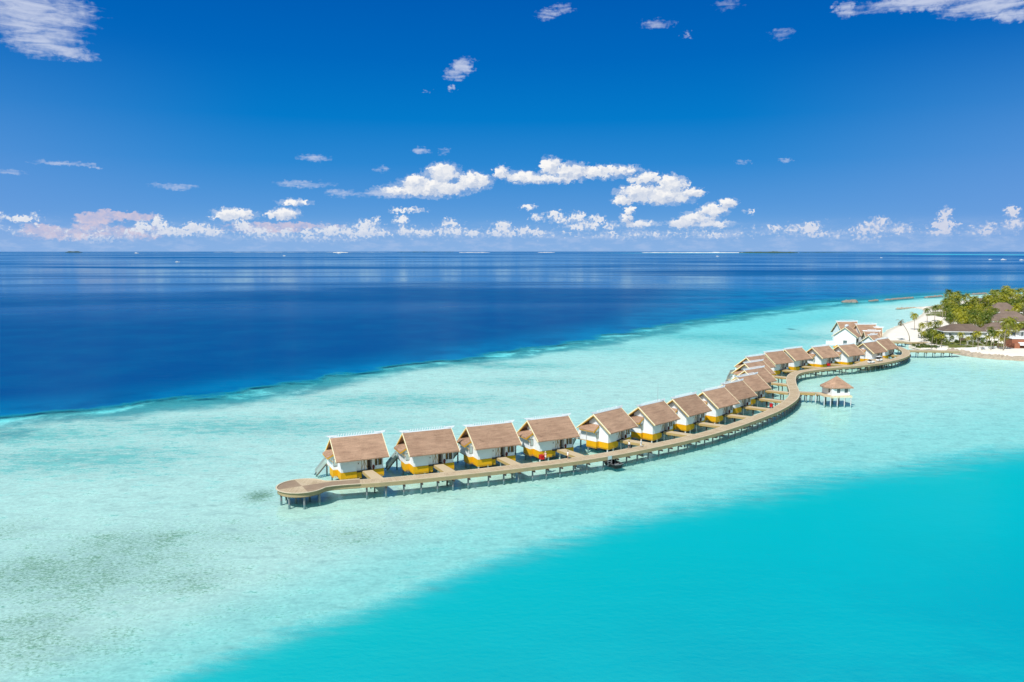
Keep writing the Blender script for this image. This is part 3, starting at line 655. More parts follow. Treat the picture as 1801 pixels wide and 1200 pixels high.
# small black boat moored under the boardwalk
p, d, l = near(1073, 799)
bt = empty('moored_boat', (p.x - l.x * .9, p.y - l.y * .9, 0), math.atan2(l.y, l.x)); tag(bt, 'small black inflatable boat moored under the boardwalk below a grey ladder', 'boat')
b = MB(); n = 12
secs = [(-2.2, .95, .55), (-1.8, 1.15, .75), (0, 1.2, .8), (1.2, 1.0, .85), (2.0, .45, .95), (2.25, .05, 1.0)]
vs = []
for (x, w, z) in secs:
    for k in range(n): t = math.pi * k / (n - 1); vs.append((x, -w * math.cos(t), z - (z + .15) * math.sin(t) ** .7))
fs = [(i * n + k, i * n + k + 1, (i + 1) * n + k + 1, (i + 1) * n + k) for i in range(len(secs) - 1) for k in range(n - 1)] + [tuple(range(n))]
b.mesh(vs, fs); b.build('hull', M['black'], bt, smooth=False)
b = MB(); pts = [(2.2, 0, 1.1), (1.9, .5, 1.05), (1.1, 1.05, .95), (0, 1.22, .85), (-2.2, 1.1, .8)]
b.tube(pts, .24, 8); b.tube([(x, -y, z) for x, y, z in pts], .24, 8); b.tube([(-2.2, 1.1, .78), (-2.3, 0, .75), (-2.2, -1.1, .78)], .24, 8); b.build('inflatable_tube', M['black'], bt, smooth=True)
b = MB(); b.tube([(-2.42, 1.15, .95), (-2.55, 0, .9), (-2.42, -1.15, .95)], .05, 6); b.build('grab_rope', M['greypl'], bt)
b = MB(); b.box(-1.2, -.9, -1.0, 1.0, .55, .65); b.build('bench', M['greypl'], bt)

# side pier and pavilion
pav = empty('pavilion', (0, 0, 0)); tag(pav, 'small white pavilion on stilts under a pointed thatched roof, apart in the lagoon', 'pavilion')
pw = empty('pavilion_walkway', (0, 0, 0)); tag(pw, 'short timber walkway joining the boardwalk bend to the pavilion', 'walkway')
A, B_ = P(1403, 689.5, DZ), P(1441, 691, DZ)
path = [A.lerp(B_, k / 8) for k in range(9)]
ribbon(path, [1.1, .9, -.9, -1.1], [DZ + .005] * 4, [1, 0, 1], 'deck', [M['deck'], M['edge']], pw)
for s in (1, -1): ribbon(path, [1.12 * s, 1.12 * s], [DZ, DZ - .7], [0], 'fascia', [M['bridge_side']], pw)
for k in (1, 3, 5, 7):
    q = path[k]; b = MB(); b.box(q.x - .12, q.x + .12, q.y - 1.1, q.y + 1.1, DZ - .98, DZ - .71); cb = b.build('crossbeam', M['beam'], pw)
    for s in (-.7, .7): b = MB(); b.tube([(q.x, q.y + s, -1.6), (q.x, q.y + s, DZ - .97)], .15, 8); b.build('pile', M['pile'], cb)
pc = P(1469, 695.5, DZ); pav.location = (pc.x, pc.y, 0); pav.rotation_euler = (0, 0, R(8)); PZ = 2.85; pav.scale = (.85, .85, 1)
b = MB(); b.prism([(-5.9, -3.0), (-4.3, -4.3), (3.7, -4.3), (3.7, 3.6), (-5.6, 3.6), (-5.9, 1.0)], PZ - .28, PZ - .002, 'z'); b.build('deck', M['bridge'], pav)
b = MB()
for i in range(17): b.box(-4.2 + i * .48, -3.9 + i * .48, -4.34, -4.3, PZ - .62, PZ)
for i in range(16): b.box(3.7, 3.74, -4.2 + i * .48, -3.9 + i * .48, PZ - .62, PZ)
b.build('fringe', M['cream'], pav)
b = MB(); W0, W1 = -3.2, 3.4; zt = 5.4
for (x0, x1, z0, z1) in ((W0, -2.0 + .6, PZ, zt), (-.2, 1.4, PZ, zt), (2.6, W1, PZ, zt), (-1.4, -.2, PZ, 3.6), (-1.4, -.2, 4.9, zt), (1.4, 2.6, PZ, 3.6), (1.4, 2.6, 4.9, zt)): b.box(x0, x1, -3.4, -3.25, z0, z1)
for (y0, y1, z0, z1) in ((-3.25, -2.2, PZ, zt), (-1.0, 3.2, PZ, zt), (-2.2, -1.0, PZ, 3.6), (-2.2, -1.0, 4.9, zt)): b.box(W0, W0 + .15, y0, y1, z0, z1)
b.box(W1 - .15, W1, -3.25, 3.2, PZ, zt); b.box(W0 + .15, W1 - .15, 3.05, 3.2, PZ, zt); b.build('wall', M['white'], pav)
for (x0, x1) in ((-1.4, -.2), (1.4, 2.6)):
    b = MB(); b.box(x0, x1, -3.30, -3.27, 3.6, 4.9); w = b.build('window', M['glass'], pav)
    b = MB()
    for (u0, u1, z0, z1) in ((x0 + .002, x0 + .1, 3.602, 4.898), (x1 - .1, x1 - .002, 3.602, 4.898), (x0 + .1, x1 - .1, 3.602, 3.25), (x0 + .1, x1 - .1, 4.8, 4.898)): b.box(u0, u1, -3.36, -3.302, z0, z1)
    b.build('frame', M['frame'], w)
b = MB(); b.box(W0 + .03, W0 + .06, -2.2, -1.0, 3.6, 4.9); b.build('window', M['glass'], pav)
# roof: pyramid over the room with a lower rounded hip reaching over the entrance
b = MB(); ap = Vector((.3, 0, 8.2)); sh_l = Vector((-2.0, .1, 7.1)); ez = 5.25
rim = [(4.2, -4.3), (4.2, 4.2), (-2.6, 4.2), (-4.2, 3.0), (-5.0, 1.2), (-5.0, -.8), (-4.2, -2.7), (-2.6, -4.0)]
rv = [Vector((x, y, ez)) for x, y in rim]
top = {0: ap, 1: ap, 2: ap, 3: sh_l, 4: sh_l, 5: sh_l, 6: sh_l, 7: ap}
for i in range(8):
    j = (i + 1) % 8; a, c = top[i], top[j]
    b.poly([rv[i], rv[j], c] if a == c else [rv[i], rv[j], c, a])
b.poly([v - Vector((0, 0, .3)) for v in reversed(rv)])
for i in range(8): j = (i + 1) % 8; dn = Vector((0, 0, .3)); b.poly([rv[i] - dn, rv[j] - dn, rv[j], rv[i]])
b.build('roof', M['thatch'], pav)
for x in (-4.0, -1.5, 1.1, 3.45):
    for y in (-4.1, -.4, 3.3):
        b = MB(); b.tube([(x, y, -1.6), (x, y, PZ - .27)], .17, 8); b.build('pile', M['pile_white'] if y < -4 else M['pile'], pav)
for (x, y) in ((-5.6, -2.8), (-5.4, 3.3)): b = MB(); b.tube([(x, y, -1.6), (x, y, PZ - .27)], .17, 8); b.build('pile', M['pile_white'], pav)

# walkway to the island and the short jetty by the reception
def small_walk(name, label, a, c, hw, step=3.4, zz=DZ, piles=True):
    r = empty(name, (0, 0, 0)); tag(r, label, 'walkway')
    n = 12; path = [a.lerp(c, k / n) for k in range(n + 1)]
    ribbon(path, [hw, hw - .2, -hw + .2, -hw], [DZ + .004] * 4, [1, 0, 1], 'deck', [M['deck'], M['edge']], r)
    for s in (1, -1): ribbon(path, [hw * s * 1.01, hw * s * 1.01], [DZ, DZ - .75], [0], 'fascia', [M['fascia']], r)
    d = (c - a).normalized(); l = Vector((-d.y, d.x, 0)); L = (c - a).length; k = step / 2
    while k < L and piles:
        q = a + d * k; b = MB(); u = q + l * (hw + .2); v = q - l * (hw + .2); b.bar((u.x, u.y, DZ - .9), (v.x, v.y, DZ - .9), .26, .3); cb = b.build('crossbeam', M['beam'], r)
        for s in (-.7, .7): w = q + l * hw * s; b = MB(); b.tube([(w.x, w.y, -1.6), (w.x, w.y, DZ - 1.05)], .16, 8); b.build('pile', M['pile'], cb)
        k += step
    return r
small_walk('island_walkway', 'straight timber walkway from the boardwalk end to the rocky seawall', P(1591, 616, DZ), P(1686, 617.5, DZ), 1.6)
small_walk('reception_jetty', 'short wide timber jetty between the reception buildings and the beach', P(1556, 600, DZ), P(1590, 600.5, DZ), 3.2)
small_walk('beach_path', 'narrow timber path laid over the sand behind the short jetty', P(1590, 601, DZ - .9), P(1632, 600.5, DZ - .9), 1.1, piles=False).location.z = -.35

# ================================================================== RECEPTION BUILDINGS
def gable_house(name, label, c, ang, L, run, eave, ridge, base=FL_Z, skirt=True, wins=(), comb=14, inset=.7):
    r = empty(name, (c.x, c.y, 0), R(ang)); tag(r, label, 'building', 'thatched reception buildings beside the beach')
    x0, x1 = -L / 2, L / 2
    b = MB(); b.prism(gable_roof_prof(run, eave, ridge), x0, x1); b.build('roof', M['thatch'], r)
    b = MB(); ridge_comb(b, x0 + .1, x1 - .1, 0, ridge, comb, .9); b.build('ridge_ornament', M['comb'], r)
    for s, x in ((-1, x0), (1, x1)): b = MB(); barge(b, x, run, eave, ridge, s, False); b.build('bargeboard', [M['cream'], M['yellow']], r)
    k = (ridge - eave) / run; w = run - .9; f = lambda y: ridge - .45 - abs(y) * k
    b = MB(); b.prism([(-w, base), (w, base), (w, f(w)), (0, f(0)), (-w, f(w))], x0 + inset, x1 - inset); b.build('wall', M['white'], r)
    if skirt: b = MB(); b.box(x0 + inset - .05, x1 - inset + .05, -w - .05, w + .05, 1.0, base - .004); b.build('skirt', M['yellow'], r)
    for (axis, u0, u1, z0, z1) in wins:
        b = MB()
        if axis == 'g': b.box(x0 + inset - .06, x0 + inset - .003, u0, u1, z0, z1)
        else: b.box(u0, u1, -w - .06, -w - .003, z0, z1)
        wo = b.build('window', M['glass'], r); b = MB()
        if axis == 'g':
            for (a_, c_, d_, e_) in ((u0 - .12, u0, z0, z1 + .12), (u1, u1 + .12, z0, z1 + .12), (u0, u1, z1, z1 + .12)): b.box(x0 + inset - .12, x0 + inset - .002, a_, c_, d_, e_)
        else:
            for (a_, c_, d_, e_) in ((u0 - .1, u0, z0, z1), (u1, u1 + .1, z0, z1)): b.box(a_, c_, -w - .12, -w - .002, d_, e_)
        b.build('frame', M['frame'], wo)
    for x in (x0 + 1.2, x1 - 1.2):
        for y in (-w + .4, w - .4): b = MB(); b.tube([(x, y, -1.6), (x, y, 1.05)], .2, 8); b.build('pile', M['pile'], r)
    return r
ca = P(1489.5, 574.4, 10.6)
gable_house('reception_building', 'gabled reception building with broad white end wall and one square door', Vector((ca.x, ca.y, 0)), 57, 8.6, 5.6, 6.3, 10.6, wins=(('g', -.9, .5, 2.7, 4.4), ('f', -1.5, -.9, 3.6, 5.2), ('f', -.3, .3, 3.6, 5.2), ('f', .9, 1.5, 3.6, 5.2)), comb=11)
cb = P(1489.5, 566, 11.7)
gable_house('reception_hall', 'tallest reception hall with level white ridge comb, rising behind the white gable', Vector((cb.x, cb.y, 0)), 4, 9.6, 6.0, 6.4, 11.7, comb=13)
cc = P(1523, 571, 10.8)
gable_house('reception_wing', 'long reception wing with dark end gable near the beach', Vector((cc.x, cc.y, 0)), 4, 9.4, 6.2, 5.6, 10.8, comb=11)
cd = P(1533, 583, 8.9)
gable_house('reception_porch', 'low porch building with bright white ridge comb under the long wing', Vector((cd.x, cd.y, 0)), -8, 6.6, 4.0, 5.8, 8.9, comb=13)
cf = P(1535, 589.5, 8.4)
gable_house('entrance_lodge', 'smallest lodge with pale yellow gable just behind the last bungalows', Vector((cf.x, cf.y, 0)), 34, 6.4, 3.6, 5.6, 8.4, comb=8)
ce = P(1542, 576.5, 9.5)
gable_house('corner_lodge', 'steep corner lodge turned towards the beach, beside the long wing', Vector((ce.x, ce.y, 0)), -22, 4.6, 4.0, 6.0, 9.5, comb=8)
b = MB(); q = P(1461, 604, 3.6); b.box(q.x - 2.2, q.x + 2.2, q.y, q.y + .15, 2.6, 4.8); b.box(q.x - 2.3, q.x + 2.5, q.y + .15, q.y + 4, 2.3, 2.6); ts = b.build('terrace_screen', M['white'])
tag(ts, 'plain white screen wall standing on the terrace beside the reception gable', 'screen wall')

# ================================================================== VILLAS ON THE ISLAND
def hip_house(name, label, c, ang, L, W, eave, ridge, z0=1.2, over=1.1, wins=(), floors=2, wallmat='white', rl=None, roofmat='shingle'):
    r = empty(name, (c.x, c.y, 0), R(ang)); tag(r, label, 'house')
    hx, hy = L / 2, W / 2; rx = (rl if rl is not None else max(.3, hx - hy)); b = MB()
    e = [(-hx, -hy, eave), (hx, -hy, eave), (hx, hy, eave), (-hx, hy, eave)]; a, d = (-rx, 0, ridge), (rx, 0, ridge)
    b.mesh(e + [a, d] + [(x, y, eave - .22) for x, y, _ in e], [(0, 1, 5, 4), (1, 2, 5), (2, 3, 4, 5), (3, 0, 4), (9, 8, 7, 6), (0, 6, 7, 1), (1, 7, 8, 2), (2, 8, 9, 3), (3, 9, 6, 0)]); b.build('roof', M[roofmat], r)
    b = MB()
    for (x0, x1, y0, y1) in ((-hx - .08, hx + .08, -hy - .1, -hy - .003), (-hx - .08, hx + .08, hy + .003, hy + .1), (-hx - .1, -hx - .003, -hy, hy), (hx + .003, hx + .1, -hy, hy)): b.box(x0, x1, y0, y1, eave - .34, eave + .02)
    b.build('gutter', M['white'], r)
    wx, wy = hx - over, hy - over; b = MB(); b.box(-wx, wx, -wy, wy, z0 - 1.2, eave - .225)
    if floors > 1: b.box(-wx - .08, wx + .08, -wy - .08, wy + .08, (z0 + eave) / 2 - .1, (z0 + eave) / 2 + .12)
    b.build('wall', M[wallmat], r)
    for (ax, u0, u1, za, zb, mt) in wins:
        b = MB()
        if ax == 'f': b.box(u0, u1, -wy - .06, -wy - .003, za, zb)
        else: b.box(-wx - .06, -wx - .003, u0, u1, za, zb)
        w = b.build('window' if mt != 'door' else 'door', M[mt], r)
        b = MB(); q = .07
        if ax == 'f':
            for s in ((u0 - q, u1 + q, zb, zb + q), (u0 - q, u1 + q, za - q, za), (u0 - q, u0, za, zb), (u1, u1 + q, za, zb)): b.box(s[0], s[1], -wy - .1, -wy - .002, s[2], s[3])
        else:
            for s in ((u0 - q, u1 + q, zb, zb + q), (u0 - q, u1 + q, za - q, za), (u0 - q, u0, za, zb), (u1, u1 + q, za, zb)): b.box(-wx - .1, -wx - .002, s[0], s[1], s[2], s[3])
        b.build('frame', M['white'], w)
    return r
v1 = P(1692, 569.8, 9.6)
h1 = hip_house('villa', 'two-storey white villa with wide brown hipped roof, nearest the boardwalk', Vector((v1.x, v1.y, 0)), -8, 21, 12, 6.4, 9.6, wins=(('s', -3.2, -2.2, 4.2, 5.6, 'glass'), ('f', -7.5, -6.4, 4.3, 5.4, 'glass'), ('f', -7.3, -6.3, 1.9, 2.6, 'glass'), ('f', -3.0, .4, 1.3, 3.2, 'door'), ('f', 2.0, 3.4, 4.2, 5.8, 'glass'), ('f', 4.0, 6.8, 4.2, 5.8, 'glass'), ('f', 3.2, 6.4, 1.3, 3.3, 'door')))
b = MB(); b.box(1.6, 7.4, -6.4, -4.95, 3.75, 3.9); b.box(1.6, 7.4, -6.4, -6.3, 3.9, 4.8)
for x in (1.7, 4.5, 7.3): b.box(x - .08, x + .08, -6.35, -6.19, 1.2, 3.75)
b.build('balcony', M['white'], h1)
v2 = P(1757, 577, 7)
hip_house('villa', 'brown-roofed villa half hidden by palms, between white villa and terracotta bar', Vector((v2.x, v2.y, 0)), -12, 18, 12, 6.4, 9.8, wins=(('f', -4, -2, 4.3, 5.6, 'glass'), ('f', 0, 2, 4.3, 5.6, 'glass'), ('f', 3, 5, 1.5, 3.3, 'door')))
v3 = P(1775, 561, 9)
hip_house('villa', 'large brown-roofed villa rising above and behind the half hidden one', Vector((v3.x, v3.y, 0)), -30, 22, 16, 8.0, 13.0, wins=(('f', -4, -2, 5.3, 6.8, 'glass'), ('f', 1, 3, 5.3, 6.8, 'glass')))
v4 = P(1793, 586, 5.5)
hip_house('villa', 'pale two-storey villa with black doors above the white awning', Vector((v4.x, v4.y, 0)), 20, 13, 10, 7.2, 9.8, wins=(('f', -4, -2.6, 4.6, 6.3, 'glass'), ('f', -1, .6, 4.6, 6.3, 'glass'), ('f', 1.6, 4, 1.5, 3.8, 'glass'), ('s', -2, 0, 4.6, 6.2, 'glass')))
v5 = P(1762, 545, 9)
hip_house('villa', 'farther brown-roofed villa with steep peak amid the grove', Vector((v5.x, v5.y, 0)), -10, 18, 13, 8.0, 13.4, wins=(('f', -3, -1, 5, 6.5, 'glass'),))
v6 = P(1744, 527, 8)
hip_house('villa', 'distant villa with reddish roof seen between tall palms', Vector((v6.x, v6.y, 0)), 8, 14, 11, 6, 11.5, wins=(('f', -3, -1, 3.5, 5, 'glass'), ('f', 2, 4, 3.5, 5, 'glass')), rl=2.5)
v7 = P(1722, 529, 7)
hip_house('villa', 'distant low villa, only its small roof peak above the treetops', Vector((v7.x, v7.y, 0)), 0, 11, 10, 5, 9, rl=1)
v8 = P(1790, 535, 6)
hip_house('villa', 'long white villa far back under the densest palms', Vector((v8.x, v8.y, 0)), -5, 26, 12, 6, 9, wins=(('f', -6, -3, 2.5, 4.5, 'glass'), ('f', 2, 5, 2.5, 4.5, 'glass')))
# terracotta bar with white awning
vb = P(1802, 612, 1.4); bar = empty('beach_bar', (vb.x, vb.y, 0), R(-4)); tag(bar, 'terracotta beach bar with flat roof and white awning, behind the seawall', 'building')
b = MB(); b.box(-5.6, 8, 0, 7, 0, 5.4); b.box(-5.6, -3.2, -2.2, 0, 0, 3.6); b.build('wall', M['brick'], bar)
b = MB(); b.box(-5.8, 8.2, -.2, 7.2, 5.4, 5.65); b.build('roof', M['white'], bar)
b = MB(); b.mesh([(-3.0, -.02, 3.9), (8, -.02, 3.9), (8, -3.0, 2.9), (-3.6, -3.0, 2.9), (-3.0, -.02, 3.8), (8, -.02, 3.8), (8, -3.0, 2.75), (-3.6, -3.0, 2.75)], [(0, 1, 2, 3), (7, 6, 5, 4), (3, 2, 6, 7), (0, 3, 7, 4), (1, 0, 4, 5), (2, 1, 5, 6)]); b.build('awning', M['canvas'], bar)
b = MB(); b.box(-2.4, 7, -.05, -.003, 1.3, 2.9); b.build('serving_hatch', M['beam'], bar)
b = MB(); b.box(-2.6, 7, -.5, -.06, 1.2, 2.1); b.build('counter', M['brick'], bar)
# terrace fence with terracotta posts
tf = P(1765, 612, 1.4); fn = empty('terrace_fence', (tf.x, tf.y, 0), R(-3)); tag(fn, 'low terracotta terrace fence with posts, beside the beach bar', 'fence')
for i in range(9): b = MB(); b.box(-4.2 + i * 1.0, -4.0 + i * 1.0, 0, .2, .9, 3.3); b.build('post', M['brick'], fn)
b = MB(); b.box(-4.2, 4.0, .22, .3, 1.9, 2.1); b.box(-4.2, 4.0, .22, .3, 3.0, 3.15); b.build('rail', M['brick'], fn)
b = MB(); a = P(1697, 615.5, 1.5); c = P(1752, 612.5, 1.5); b.bar((a.x, a.y, 1.75), (c.x, c.y, 1.75), .35, 1.3); gw = b.build('garden_wall', M['white']); tag(gw, 'low white garden wall between the villa lawn and the seawall', 'wall')
# white shade sails
for k, (px, py, s, rz) in enumerate(((1709, 607, 1, 20), (1719, 609, .75, -10))):
    q = P(px, py, 1.3); r = empty('shade_sail', (q.x, q.y, 1.2), R(rz)); tag(r, ['larger peaked white shade sail in front of the white villa', 'smaller white shade sail reaching down towards the garden wall'][k], 'shade sail', 'shade sails in the villa garden')
    b = MB(); N = 8; tri = [Vector((-2.6 * s, 0, 4.4 * s)), Vector((3.4 * s, -.6, 1.0)), Vector((1.4 * s, 3.2 * s, 2.4 * s))]
    vs = []; ix = {}
    for i in range(N + 1):
        for j in range(N + 1 - i):
            u, v = i / N, j / N; w = 1 - u - v; p_ = tri[0] * w + tri[1] * u + tri[2] * v; cen = sum(tri, Vector()) / 3
            pull = (u * v + v * w + w * u) * .0; edge_ = 1 - 27 * u * v * w
            p_ = p_.lerp(cen, .22 * 4 * max(u * v, v * w, w * u) * max(0, edge_) * .8); p_.z -= 27 * u * v * w * .25; ix[i, j] = len(vs); vs.append(p_)
    fs = []
    for i in range(N):
        for j in range(N - i):
            fs.append((ix[i, j], ix[i + 1, j], ix[i, j + 1]))
            if j < N - i - 1: fs.append((ix[i + 1, j], ix[i + 1, j + 1], ix[i, j + 1]))
    b.mesh(vs, fs); so = b.build('canvas', M['canvas'], r); md = so.modifiers.new('t', 'SOLIDIFY'); md.thickness = .03
    for tpt in tri: b = MB(); b.tube([(tpt.x, tpt.y, 0), (tpt.x, tpt.y, tpt.z)], .06, 6); b.build('mast', M['white'], r)

# ================================================================== ROCKS
def rock_ridge(name, label, pts, width, height, z0=-.6, cat='breakwater', seed=0, mat=None, tip=True):
    path = relax(smooth_path(pts, .9), 1); m_ = 9; vs = []; fs = []; n = len(path)
    for i, p in enumerate(path):
        d = (path[min(i + 1, n - 1)] - path[max(i - 1, 0)]); d.z = 0; d.normalize(); l = Vector((-d.y, d.x, 0))
        e = 1.0
        if tip: e = math.sqrt(max(0.0, min(1, i / 2.5, (n - 1 - i) / 2.5)))
        for j in range(m_):
            s = j / (m_ - 1) * 2 - 1; h = height * (1 - abs(s) ** 2.2) * e
            q = p + l * (s * width * (.35 + .65 * e))
            cell = mnoise.voronoi(Vector((q.x * .75 + seed, q.y * .75, 0)))[0]
            k = (cell[1] - cell[0])
            vs.append((q.x + (mnoise.noise(q * .9) * .5), q.y + mnoise.noise(q * .9 + Vector((9, 3, 0))) * .5, z0 + (h - z0) * (.45 + .55 * e) * 1.0 * (.72 + .5 * min(1, k * 1.6)) if abs(s) < .98 else z0))
    for i in range(n - 1):
        for j in range(m_ - 1): fs.append((i * m_ + j, i * m_ + j + 1, (i + 1) * m_ + j + 1, (i + 1) * m_ + j))
    b = MB(); b.mesh(vs, fs); o = b.build(name, mat or M['rock']); tag(o, label, cat); return o
M['rock'] = simple('tan_coral_rock', (.40, .33, .25, 1), .95, .45, .9, bmp=.8)  # mottled tan rock colour for the seawall and groyne
M['rock_dark'] = simple('dark_wet_rock', (.26, .22, .19, 1), .9, .45, .5, bmp=.8)
sea_pts = [P(1666, 617.5, .3), P(1685, 621, .3), P(1705, 624.5, .3), P(1730, 628, .3), P(1760, 630.5, .3), P(1801, 633, .3), P(1880, 639, .3)]
rock_ridge('rock_seawall', 'sloping rubble seawall along the sandy lagoon shore below the garden', sea_pts, 3.0, 1.9, cat='seawall', seed=3)
rock_ridge('rock_breakwater', 'isolated mound breakwater farthest out from the beach, its top darkest', [P(1484, 532, 0), P(1495, 531.5, 0), P(1509, 532, 0)], 4.2, 2.4, mat=M['rock_dark'])
rock_ridge('rock_breakwater', 'shortest breakwater, between the isolated mound and the long low one', [P(1529, 530, 0), P(1543, 528.5, 0)], 2.2, 1.1, mat=M['rock_dark'])
rock_ridge('rock_breakwater', 'long low breakwater off the beach, widest of the offshore ones', [P(1557, 528, 0), P(1580, 526, 0), P(1605, 524, 0)], 2.4, 1.1, mat=M['rock_dark'])
rock_ridge('rock_breakwater', 'breakwater just seaward of the tallest grove edge', [P(1627, 523.5, 0), P(1656, 521, 0)], 2.4, 1.1, mat=M['rock_dark'])
rock_ridge('rock_breakwater', 'thin distant breakwater seen between the two palm groves', [P(1710, 518, 0), P(1734, 516.5, 0)], 2.4, 1.2, mat=M['rock_dark'])
rock_ridge('rock_groyne', 'straight rock groyne running out from the thin sand spit', [P(1576, 543.3, 0), P(1590, 542.6, 0), P(1612, 541.6, 0)], 1.6, .8, cat='groyne')

# ================================================================== VEGETATION
def leaf_mat(name, c1, c2, c3):
    m, t, out = material(name)
    oi = t.new('ShaderNodeObjectInfo').outputs['Random']; pos = t.new('ShaderNodeNewGeometry').outputs['Position']
    n = t.noise(pos, .9, 3, .6); c = t.mix(t.ss(oi, .1, .9), c1, c2); c = t.mix(t.ss(n, .5, .75), c, c3)
    d = t.new('ShaderNodeBsdfDiffuse'); t.put(d.inputs[0], c); tr = t.new('ShaderNodeBsdfTranslucent'); t.put(tr.inputs[0], c)
    gl = t.new('ShaderNodeBsdfGlossy'); gl.inputs['Roughness'].default_value = .4; gl.inputs[0].default_value = (.6, .6, .5, 1)
    a = t.new('ShaderNodeMixShader'); a.inputs[0].default_value = .35; t.l.new(d.outputs[0], a.inputs[1]); t.l.new(tr.outputs[0], a.inputs[2])
    e = t.new('ShaderNodeMixShader'); e.inputs[0].default_value = .07; t.l.new(a.outputs[0], e.inputs[1]); t.l.new(gl.outputs[0], e.inputs[2])
    t.l.new(e.outputs[0], out.inputs[0]); return m
M['frond'] = leaf_mat('palm_frond', (.08, .14, .015, 1), (.38, .37, .02, 1), (.50, .42, .07, 1))
M['deadfrond'] = leaf_mat('dry_palm_frond', (.26, .20, .10, 1), (.22, .16, .08, 1), (.30, .24, .14, 1))
M['leaf'] = leaf_mat('broad_leaf', (.06, .11, .015, 1), (.13, .17, .02, 1), (.22, .24, .04, 1))
M['bark'] = simple('pale_palm_bark', (.34, .29, .22, 1), .9, .25, 1.5)
def palm_mesh(H, lean, nf, fl, seed, droop=1.0, mat=None, parent=None):
    rnd = random.Random(seed)
    top = Vector((lean[0], lean[1], H)); b = MB()
    pts = [Vector((lean[0] * (k / 6) ** 1.6, lean[1] * (k / 6) ** 1.6, H * k / 6)) for k in range(7)]
    pts[0].z = -.6
    b.tube(pts, [.26, .20, .17, .15, .14, .13, .13], 7); b.build('trunk', M['bark'], parent, smooth=True)
    b = MB()
    for i in range(nf):
        az = 2 * math.pi * (i * .381966 + rnd.random() * .05); up = 1.25 - 1.75 * (i / nf) * droop + rnd.uniform(-.1, .1); L = fl * rnd.uniform(.85, 1.1)
        n = 9; p = top.copy(); el = up; spine = [p.copy()]; dirs = []
        for k in range(n):
            dv = Vector((math.cos(az) * math.cos(el), math.sin(az) * math.cos(el), math.sin(el))); dirs.append(dv); p = p + dv * (L / n); spine.append(p.copy()); el -= .20 + .07 * k * .35
        side = Vector((-math.sin(az), math.cos(az), 0))
        for k in range(1, n + 1):
            t_ = k / n; w = fl * .30 * math.sin(math.pi * min(1, .15 + t_ * .83)) ** .7; dv = dirs[k - 1]
            a = spine[k - 1]; c = spine[k]; mid = (a + c) / 2
            for s in (-1, 1):
                for q in (0, .5):
                    r0 = a.lerp(c, q); r1 = a.lerp(c, q + .42)
                    tipp = r0 + side * s * w * rnd.uniform(.8, 1.1) + dv * w * .55 - Vector((0, 0, w * rnd.uniform(.25, .6)))
                    b.poly([r0, r1, tipp])
        b.poly([spine[0] + side * .05, spine[0] - side * .05, spine[4], spine[4]][:3])
    b.build('crown', mat or M['frond'], parent, fix=False)
def palm_proto(i, H, lean, nf, fl, droop=1.0, mat=None):
    r = empty('palm_tree', (0, 0, 0)); palm_mesh(H, lean, nf, fl, i, droop, mat, r); return r
protos = [palm_proto(1, 9.0, (.6, .2), 20, 3.9), palm_proto(2, 8.2, (-.7, .4), 17, 3.7), palm_proto(3, 10.2, (.3, -.6), 21, 4.1), palm_proto(4, 7.2, (.9, -.3), 18, 3.7, 1.15), palm_proto(5, 9.4, (-.2, -.7), 16, 4.0, 1.2)]
HT = [9.0, 8.2, 10.2, 7.2, 9.4]; used = [False] * 5
def place_palm(px, py, label, group=None, sc=1.0, k=None, base=False, rz=None):
    k = random.randrange(5) if k is None else k
    z = 1.25 + HT[k] * sc
    q = P(px, py, z if not base else 1.25)
    o = protos[k] if not used[k] else copy_tree(protos[k]); used[k] = True
    o.location = (q.x, q.y, 1.2); o.rotation_euler = (0, 0, random.uniform(0, 6.28) if rz is None else rz); o.scale = (sc, sc, sc)
    tag(o, label, 'palm', group); return o
# palms that stand apart
for (px, py, lab, sc, k) in ((1610, 554, 'leaning palm alone on the sand, closest to the drooping bare one', .95, 0), (1632, 545, 'palm at the water edge of the beach, full round crown', .95, 1), (1645, 540, 'slightly taller palm on the beach, behind the round crowned one', 1.0, 0),
                            (1644, 568, 'slim palm on open sand left of the grove', .9, 3), (1656, 566, 'low palm on the sand beside the villa corner', .7, 3), (1616, 580, 'thin young palm on the sand near the timber path', .45, 4),
                            (1768, 566, 'tall slender palm standing before the brown villa roofs', 1.25, 2), (1780, 562, 'pale dry-looking palm before the pale two-storey villa', .95, 4), (1797, 570, 'palm at the corner above the beach bar', 1.0, 0),
                            (1670, 512, 'tallest yellowish palm on the seaward tip of the grove', 1.15, 2), (1687, 514, 'dark palm just inland of the tallest yellowish one', 1.05, 1), (1767, 506, 'tallest palm of the far grove, rising above its neighbours', 1.3, 2)):
    place_palm(px, py, lab, None, sc, k)
# bare drooping palm on the beach
r = empty('palm_tree', P(1600, 597, 1.2)); tag(r, 'drooping half-dead palm leaning over the bare white sand', 'palm')
palm_mesh(8.8, (-4.6, .8), 11, 3.0, 77, 1.7, M['deadfrond'], r)
